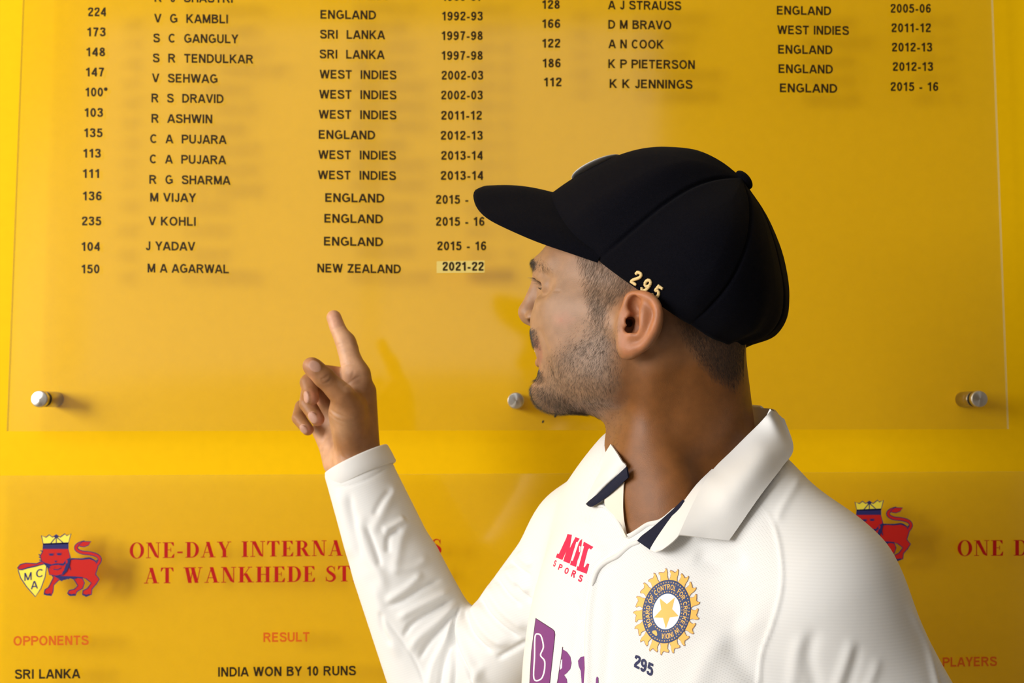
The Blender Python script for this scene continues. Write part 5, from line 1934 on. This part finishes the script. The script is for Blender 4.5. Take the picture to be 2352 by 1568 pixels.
def surf(px, py, lift):
    """point over the person's clothes or skin at this pixel, lifted towards the viewer"""
    best = None
    for b in (shirt_bvh, body_bvh):
        h = hit(b, px, py)
        if h[0] is not None and (best is None or np.linalg.norm(h[0] - CAMPOS) < np.linalg.norm(best - CAMPOS)):
            best = h[0]
    if best is None:
        return None
    return best - unit(best - CAMPOS) * lift


def sheet(name, G, thick, mat, parent, mats2=None):
    """closed cloth of even thickness from a grid of points (n,m,3)"""
    n, m = G.shape[:2]
    du = np.gradient(G, axis=0); dv = np.gradient(G, axis=1)
    N = np.cross(du, dv); N /= np.linalg.norm(N, axis=2)[..., None] + 1e-12
    if (N * (G - CAMPOS)).sum() > 0:
        N = -N
    A = (G + N * thick / 2).reshape(-1, 3); B = (G - N * thick / 2).reshape(-1, 3)
    V = np.r_[A, B]; F = []; k = n * m
    for i in range(n - 1):
        for j in range(m - 1):
            a, b, c, d = i * m + j, i * m + j + 1, (i + 1) * m + j + 1, (i + 1) * m + j
            F += [(a, b, c, d), (k + d, k + c, k + b, k + a)]
    loop = [i * m for i in range(n)] + [(n - 1) * m + j for j in range(1, m)] + [i * m + m - 1 for i in range(n - 2, -1, -1)] + [j for j in range(m - 2, 0, -1)]
    for x, y in zip(loop, loop[1:] + loop[:1]):
        F.append((x, y, k + y, k + x))
    me = mesh_from(name, V, F)
    bm = bmesh.new(); bm.from_mesh(me); bmesh.ops.recalc_face_normals(bm, faces=bm.faces); bm.to_mesh(me); bm.free()
    o = link(name, me, mat, parent, True)
    me.set_sharp_from_angle(angle=0.9)
    return o


def rows_grid(rows, nu, nv):
    """rows of 3-D points -> smooth dense grid"""
    R = [resample(smooth_pts(r, 8) if len(r) > 2 else np.array(r, float), nv) for r in rows]
    R = np.array(R)
    out = np.zeros((nu, nv, 3))
    for j in range(nv):
        c = smooth_pts(R[:, j], 10) if len(R) > 2 else R[:, j]
        out[:, j] = resample(c, nu)
    return out


def px_rows(rows, lifts, nu=30, nv=14, bulge=0.0, deg=2):
    """grid through picture points, its depth a smooth curve lying just clear of the clothes and skin"""
    nr, nc = len(rows), len(rows[0])
    D = np.full((nr, nc), np.nan)
    L = np.zeros((nr, nc))
    for r in range(nr):
        for k, (x, y) in enumerate(rows[r]):
            L[r, k] = lifts[r][0] + (lifts[r][-1] - lifts[r][0]) * k / (nc - 1)
            p = surf(x, y, L[r, k])
            if p is not None:
                D[r, k] = project(p)[2]
    t = np.linspace(0, 1, nr)
    for k in range(nc):
        ok = ~np.isnan(D[:, k])
        if ok.sum() < 2:
            D[:, k] = np.nanmedian(D); continue
        c = np.polyfit(t[ok], D[ok, k], min(deg, ok.sum() - 1))
        f = np.polyval(c, t)
        ex = np.max((f - D[:, k])[ok])
        D[:, k] = f - max(0, min(ex, 0.008))
    W3 = [[P(rows[r][k][0], rows[r][k][1], D[r, k]) for k in range(nc)] for r in range(nr)]
    G = rows_grid(W3, nu, nv)
    if bulge:
        b = np.sin(np.linspace(0, math.pi, nv))[None, :, None]
        d = G - CAMPOS
        d /= np.linalg.norm(d, axis=2)[..., None]
        G = G - d * b * bulge
    return G


collar = empty('collar')
collar.parent = shirt_o
# near collar leaf, fold to outer edge
lf_ = [(1770, 940), (1748, 970), (1715, 1003), (1680, 1038), (1645, 1072), (1620, 1105), (1590, 1162), (1559, 1228)]
rt_ = [(1802, 964), (1821, 1030), (1796, 1072), (1771, 1105), (1746, 1138), (1722, 1172), (1698, 1207), (1674, 1241)]
leaf = [[a, ((a[0] + b[0]) / 2, (a[1] + b[1]) / 2), b] for a, b in zip(lf_, rt_)]
G = px_rows(leaf, [(0.016, 0.006)] * 8, 80, 26, 0.004, 3)
sheet('collar_leaf', G, 0.0016, M['collar'], collar)
# far collar leaf
leaf2 = [[(1404, 1020), (1392, 1040), (1380, 1062)], [(1418, 1040), (1402, 1056), (1382, 1072)], [(1430, 1060), (1404, 1074), (1378, 1086)], [(1438, 1072), (1402, 1094), (1364, 1112)], [(1402, 1104), (1378, 1122), (1354, 1136)], [(1352, 1157), (1350, 1157), (1348, 1156)]]
G = px_rows(leaf2, [(0.006, 0.004)] * 6, 40, 16, 0.002)
sheet('collar_leaf', G, 0.0016, M['collar'], collar)
# white band and navy trim of the near side of the opening
band = [[(1636, 1078), (1648, 1082)], [(1602, 1112), (1625, 1108)], [(1574, 1148), (1606, 1150)], [(1540, 1192), (1582, 1196)], [(1512, 1232), (1556, 1234)], [(1496, 1258), (1528, 1258)], [(1494, 1264), (1507, 1267)]]
G = px_rows(band, [(0.006, 0.006)] * 7, 50, 10, 0.002)
sheet('collar_band', G, 0.0014, M['collar'], collar)
navy = [[(1570, 1148), (1573, 1152)], [(1552, 1166), (1563, 1170)], [(1530, 1186), (1548, 1194)], [(1500, 1212), (1526, 1228)], [(1474, 1232), (1506, 1250)], [(1465, 1242), (1495, 1263)]]
G = px_rows(navy, [(0.004, 0.005)] * 6, 40, 8, 0.001)
tr_ = sheet('collar_trim', G, 0.0018, M['navytrim'], collar)
tr_['label'] = 'navy trim'
navy2 = [[(1440, 1072), (1444, 1096)], [(1412, 1099), (1420, 1118)], [(1382, 1128), (1392, 1142)], [(1352, 1152), (1364, 1161)], [(1347, 1156), (1352, 1161)]]
G = px_rows(navy2, [(0.005, 0.006)] * 5, 40, 8, 0.001, 1)
tr_ = sheet('collar_trim', G, 0.0018, M['navytrim'], collar)
tr_['label'] = 'navy trim'
# collar stand behind the neck: a strip from the nape round the far side
stand = [[P(1786, 950, 0.925), P(1770, 1010, 0.93)], [P(1774, 939, 0.955), P(1766, 985, 0.955)], [P(1742, 937, 0.98), P(1742, 982, 0.975)], [P(1710, 935, 1.005), P(1715, 978, 0.998)],
         [P(1660, 945, 1.026), P(1668, 985, 1.02)], [P(1560, 975, 1.036), P(1565, 1010, 1.03)], [P(1470, 1010, 1.026), P(1474, 1050, 1.02)], [P(1420, 1040, 1.0), P(1428, 1075, 0.995)]]
G = rows_grid(stand, 60, 10)
st_ = sheet('collar_stand', G, 0.0022, M['lining'], collar)
st_['label'] = 'cream lining of the collar'
outer = [[a + unit(a - NB) * 0.003, (a + b) / 2 + unit((b - NB) * (1, 1, 0)) * 0.013, b + unit((b - NB) * (1, 1, 0)) * 0.030 - BU * 0.035] for a, b in stand[2:]]
sheet('collar_leaf', rows_grid(outer, 50, 12), 0.0016, M['collar'], collar)
# beige facing inside the opening
G = px_rows([[(1392, 1128), (1434, 1096)], [(1390, 1160), (1432, 1142)], [(1411, 1184), (1432, 1172)], [(1427, 1210), (1435, 1204)], [(1437, 1232), (1439, 1229)]], [(0.002, 0.002)] * 5, 30, 8)
fc_ = sheet('facing', G, 0.001, M['facing'], shirt_o)
fc_['label'] = 'cream facing'
# placket edge: rolled hem from the bottom of the opening
def roll(name, pts, r, lift, mat, parent):
    p = smooth_pts(pts, 10)
    c = np.array([surf(x, y, lift) for x, y in p])
    c = relax_line(c)
    d = np.gradient(c, axis=0); d /= np.linalg.norm(d, axis=1)[:, None]
    nn = CAMPOS - c; nn /= np.linalg.norm(nn, axis=1)[:, None]
    s = np.cross(d, nn); s /= np.linalg.norm(s, axis=1)[:, None]
    nn = np.cross(s, d)
    K = 10; V, F = [], []
    n = len(c)
    for i in range(n):
        e = min(1, min(i, n - 1 - i) / 4 + 0.25)
        for k in range(K):
            a = 2 * math.pi * k / K
            V.append(c[i] + (s[i] * math.cos(a) + nn[i] * math.sin(a) * 0.6) * r * e)
    for i in range(n - 1):
        for k in range(K):
            F.append((i * K + k, i * K + (k + 1) % K, (i + 1) * K + (k + 1) % K, (i + 1) * K + k))
    return link(name, mesh_from(name, V, F), mat, parent, True)


def relax_line(c):
    for _ in range(6):
        c[1:-1] = 0.5 * c[1:-1] + 0.25 * (c[:-2] + c[2:])
    return c


pl = empty('placket'); pl.parent = shirt_o
roll('hem', [(1563, 1160), (1521, 1196), (1490, 1204), (1468, 1218), (1452, 1228), (1438, 1234)], 0.0024, 0.001, M['collar'], pl)
roll('hem', [(1370, 1161), (1390, 1164), (1411, 1185), (1427, 1211), (1438, 1234)], 0.0014, 0.002, M['collar'], pl)
roll('hem', [(1472, 1243), (1448, 1252), (1420, 1276), (1392, 1290), (1372, 1310), (1360, 1345)], 0.0020, 0.0006, M['collar'], pl)

# cuff: a band of its own round the end of the sleeve
axis = cn
sx = unit(cb - ca); sy = unit(np.cross(axis, sx))
NC = 64
ringsA = []
half = np.linalg.norm(cb - ca) / 2
prof = [(0.0315, 0.030), (-0.001, 0.0), (0.0, -0.0012), (0.0012, -0.0006), (0.0018, 0.006), (0.0014, 0.020), (0.0016, 0.0205), (0.0008, 0.0215), (0.001, 0.024)]
V, F = [], []
levels = [(-0.004, -0.030), (-0.0032, -0.001), (-0.0016, 0.0008), (0.0004, 0.0004), (0.0012, -0.002), (0.0016, -0.012), (0.0014, -0.022), (0.0004, -0.0235), (-0.003, -0.024)]
for dr, ax_ in levels:
    for k in range(NC):
        a = 2 * math.pi * k / NC
        grow_ = 1 + 0.03 * (-ax_ / 0.03)
        r1 = half * 1.01 * grow_ + dr + 0.0006
        r2 = half * 1.0 * grow_ + dr + 0.0006
        wob = 0.0008 * math.sin(3 * a + 1)
        V.append(cc + sx * math.cos(a) * (r1 + wob) + sy * math.sin(a) * (r2 + wob) + axis * ax_)
for i in range(len(levels) - 1):
    for k in range(NC):
        j = (k + 1) % NC
        F.append((i * NC + k, i * NC + j, (i + 1) * NC + j, (i + 1) * NC + k))
me = mesh_from('cuff', V, F)
bm = bmesh.new(); bm.from_mesh(me); bmesh.ops.recalc_face_normals(bm, faces=bm.faces); bm.to_mesh(me); bm.free()
link('cuff', me, M['collar'], shirt_o, True)


# ------------------------------------------------------------------ printed marks lying on the cloth
def project_flat(fl, name, mats, parent, lift=0.0005, maxedge=7.0):
    me = mesh_from(name, [(x, y, z) for (x, y), z in zip(fl.v, fl.z)], fl.f)
    me.polygons.foreach_set('material_index', fl.m)
    bm = bmesh.new(); bm.from_mesh(me)
    bmesh.ops.triangulate(bm, faces=bm.faces)
    for _ in range(5):
        es = [e for e in bm.edges if (e.verts[0].co.xy - e.verts[1].co.xy).length > maxedge]
        if not es:
            break
        bmesh.ops.subdivide_edges(bm, edges=es, cuts=1)
        bmesh.ops.triangulate(bm, faces=bm.faces)
    dead = []
    for v in bm.verts:
        h = hit(shirt_bvh, v.co.x, v.co.y)
        if h[0] is None:
            dead.append(v); continue
        v.co = Vector(h[0] - unit(h[0] - CAMPOS) * (lift + 0.00012 * v.co.z))
    bmesh.ops.delete(bm, geom=dead, context='VERTS')
    for f in bm.faces:
        f.normal_update()
        if f.normal.dot(f.calc_center_median() - Vector(CAMPOS)) > 0:
            f.normal_flip()
    bm.to_mesh(me); bm.free()
    return link(name, me, mats, parent, True)


def zc(pts):
    return [(1240 + x / 4.26, 1200 + y / 4.26) for x, y in pts]


M['pink'] = simple('pink print', (0.80, 0.018, 0.075), 0.55, spec=0.2, bump=0.2, bscale=900)
M['purple'] = simple('purple print', (0.18, 0.042, 0.195), 0.55, spec=0.2)
M['purple_dark'] = simple('dark purple outline', (0.06, 0.02, 0.08), 0.5)
M['whiteprint'] = simple('white print', (0.85, 0.85, 0.84), 0.5)
M['crestblue'] = simple('slate blue print', (0.038, 0.060, 0.155), 0.5, spec=0.2)
M['crestgold'] = simple('gold print', (0.82, 0.45, 0.085), 0.45, spec=0.25)
M['crestrim'] = simple('brown print outline', (0.30, 0.13, 0.05), 0.5)
M['paleblue'] = simple('pale blue print', (0.76, 0.86, 0.90), 0.5)
M['navynum'] = simple('navy number print', (0.012, 0.016, 0.075), 0.5, spec=0.2)

# pink sponsor lettering
fl = Flat()
for poly in ([(270, 110), (312, 118), (290, 255), (348, 140), (388, 155), (365, 190), (355, 185), (290, 400), (228, 375), (262, 268), (218, 365), (190, 352), (155, 340), (170, 300), (186, 305), (258, 150)],
             [(393, 175), (412, 160), (408, 205), (395, 280), (382, 330), (366, 370), (352, 432), (295, 412), (305, 370), (322, 372), (380, 200)],
             [(430, 185), (522, 237), (498, 262), (482, 250), (468, 262), (425, 430), (438, 438), (462, 398), (482, 404), (455, 500), (358, 462), (366, 425), (380, 428), (432, 232), (420, 226)]):
    fl.poly(zc(poly), 0, 0)
fl.poly(zc([(384, 225), (400, 235), (392, 285), (383, 290)]), 1, 1)
for ch, cx, cy, hh in (('S', 147, 398, 68), ('P', 200, 436, 66), ('O', 261, 470, 66), ('R', 330, 500, 74), ('S', 398, 544, 74)):
    V, w = [], 0
    vv_, ff_ = text_mesh(ch, 0.21)
    w = vv_[:, 0].max()
    a = math.radians(20)
    X = (vv_[:, 0] - w / 2) * hh * 0.62 * (0.6 if ch == 'S' and cx < 200 else 1); Y = -(vv_[:, 1] - 0.5) * hh
    X = X - Y * 0.30
    fl.add(zc(np.stack([cx + X, cy + Y + X * 0.42], 1)), ff_, 0, 0)
project_flat(fl, 'sponsor_print', [M['pink'], M['whiteprint']], shirt_o)['label'] = 'pink sponsor lettering'

# purple block with an outlined capital and the letters beside it
fl = Flat()


def zd(pts):
    return [(720 + x / 2.761, 1000 + y / 2.761) for x, y in pts]


fl.poly(zd([(1408, 1155), (1516, 1225), (1530, 1240), (1533, 1262), (1494, 1620), (1366, 1620), (1380, 1370)]), 1, 0)
fl.poly(zd([(1411, 1163), (1513, 1229), (1526, 1242), (1529, 1262), (1490, 1620), (1371, 1620), (1385, 1370)]), 0, 1)
fl.stroke(smooth_pts(zd([(1405, 1275), (1402, 1400), (1398, 1540), (1440, 1545), (1462, 1500), (1466, 1430), (1440, 1392), (1458, 1340), (1445, 1275), (1425, 1258)]), 5, True), 3.2, 2, 2, True)
fl.poly(zc([(222, 1238), (262, 1262), (296, 1310), (308, 1372), (296, 1430), (262, 1470), (236, 1490), (262, 1530), (270, 1600), (160, 1600), (185, 1460), (205, 1330)]), 0, 1)
fl.stroke(zc([(222, 1215), (208, 1330), (185, 1470), (168, 1600)]), 1.6, 1, 2)
fl.poly(zc([(205, 1345), (218, 1335), (216, 1420), (196, 1440)]), 2, 2)
fl.poly(zc([(372, 1350), (400, 1312), (434, 1306), (438, 1420), (428, 1580), (410, 1580), (400, 1450), (378, 1400)]), 0, 1)
fl.poly(zc([(548, 1530), (556, 1505), (570, 1515), (572, 1600), (545, 1600)]), 0, 1)
project_flat(fl, 'sponsor_print', [M['purple'], M['purple_dark'], M['whiteprint']], shirt_o)['label'] = 'purple block and letters at the bottom of the picture'

# crest
CC = np.array([1531.0, 1404.0]); CU = np.array([44.5, 38.5]); CV = np.array([34.0, -62.0])


def cr(pts):
    p = np.array(pts, float)
    return CC + p[:, 0:1] * CU + p[:, 1:2] * CV


def polar(r, deg):
    return (r * math.sin(math.radians(deg)), r * math.cos(math.radians(deg)))


fl = Flat()
NRAY = 17
for k in range(NRAY):
    a0 = 360 / NRAY * k
    s = 360 / NRAY
    ray_ = [(0.98, -0.46), (1.08, -0.36), (1.18, -0.34), (1.24, -0.46), (1.29, -0.40), (1.26, -0.18), (1.23, -0.02), (1.28, 0.10), (1.36, 0.14), (1.33, 0.24), (1.22, 0.30), (1.10, 0.30), (0.98, 0.44)]
    outl = [(r + (0.025 if r > 1 else 0), d) for r, d in ray_]
    fl.poly(cr([polar(r, a0 + d * s * 1.06) for r, d in outl]), 2, 0)
    fl.poly(cr([polar(r, a0 + d * s) for r, d in ray_]), 1, 1)
ringp = lambda r, n=64: cr([polar(r, 360 * i / n) for i in range(n)])
fl.poly(ringp(1.0), 4, 2)
fl.poly(ringp(0.985), 0, 3)
fl.poly(ringp(0.56), 3, 4)
for r, n in ((0.925, 56), (0.63, 40)):
    for k in range(n):
        c = np.array(polar(r, 360 * k / n))
        fl.poly(cr([c + 0.021 * np.array([math.cos(t), math.sin(t)]) for t in np.linspace(0, 2 * math.pi, 7)[:-1]]), 1, 4)
star = [polar(0.54 if i % 2 == 0 else 0.235, 36 * i + 2) for i in range(10)]
fl.poly(cr(star), 1, 5)
txt = 'BOARD OF CONTROL FOR CRICKET IN INDIA'
wid = [sans_strokes(c, 0.17)[1] + 0.16 for c in txt]
tot = sum(wid)
span, hh = 318.0, 0.165
acc = 0
for c, w in zip(txt, wid):
    dm = -span / 2 + span * (acc + w / 2) / tot
    acc += w
    if c == ' ':
        continue
    vv_, ff_ = text_mesh(c, 0.17)
    kx = math.radians(span) * 0.77 / tot
    pts = []
    for x, y in vv_:
        pts.append(polar(0.695 + y * hh, dm + math.degrees((x - (w - 0.16) / 2) * kx / 0.77)))
    fl.add(cr(pts), ff_, 1, 4)
heart = [polar(0.70, 180), polar(0.745, 174.5), polar(0.79, 171.5), polar(0.825, 171.6), polar(0.848, 174), polar(0.85, 177), polar(0.832, 180), polar(0.85, 183), polar(0.848, 186), polar(0.825, 188.4), polar(0.79, 188.5), polar(0.745, 185.5)]
fl.poly(cr([(x, y) for x, y in heart]), 1, 4)
project_flat(fl, 'crest', [M['crestblue'], M['crestgold'], M['crestrim'], M['paleblue'], M['navynum']], shirt_o, 0.0005, 6.0)['label'] = 'round blue and gold crest with a star'

fl = Flat()
a = math.radians(20)
for ch, cx, cy in (('2', 1463.5, 1519.5), ('9', 1478, 1527.5), ('5', 1493, 1536)):
    vv_, ff_ = text_mesh(ch, 0.2)
    X = (vv_[:, 0] - 0.29) * 23; Y = -(vv_[:, 1] - 0.5) * 31
    X = X - Y * 0.12
    fl.add(np.stack([cx + X, cy + Y + X * 0.5], 1), ff_, 0, 0)
project_flat(fl, 'number_print', M['navynum'], shirt_o)['label'] = 'navy number under the crest'

# ------------------------------------------------------------------ trousers and shoes, below the picture
tr = Sdf()
HIP = np.array([CH[0], CH[1], 0.93])
tr.ell(HIP - BU * 0.02, (0.165, 0.12, 0.13), BAX, 0.04)
feet = []
for s in (1, -1):
    hipj = HIP + BL * 0.085 * s - BU * 0.05
    knee = np.array([HIP[0], HIP[1], 0.50]) + BL * 0.095 * s + BF * 0.02
    ank = np.array([HIP[0], HIP[1], 0.075]) + BL * 0.10 * s - BF * 0.02
    tr.cone(hipj, knee, 0.092, 0.07, 0.05)
    tr.cone(knee, ank, 0.07, 0.058, 0.04)
    feet.append(ank)
tv, tq = tr.mesh((HIP[0] - 0.32, HIP[1] - 0.32, 0.0), (HIP[0] + 0.32, HIP[1] + 0.32, 1.12), 0.006)
link('trousers', np_mesh('trousers', relax(tv, tq, 2), tq), M['collar'], person, True)
M['shoe'] = simple('white shoe', (0.7, 0.7, 0.68), 0.5)
for ank in feet:
    sh = Sdf()
    f0 = np.array([ank[0], ank[1], 0.045])
    sh.cone(f0 - BF * 0.03, f0 + BF * 0.07, 0.042, 0.042, 0.02)
    sh.ell(f0 + BF * 0.13 - BU * 0.006, (0.075, 0.045, 0.036), (BF, BL, BU), 0.03)
    sh.cone(f0, f0 + BU * 0.06, 0.045, 0.043, 0.02)
    sh.custom(lambda p: p[:, 2] - 0.0, 0.002, True)
    v_s, q_s = sh.mesh((f0[0] - 0.28, f0[1] - 0.28, -0.02), (f0[0] + 0.28, f0[1] + 0.28, 0.18), 0.005)
    link('shoe', np_mesh('shoe', relax(v_s, q_s, 1), q_s), M['shoe'], person, True)
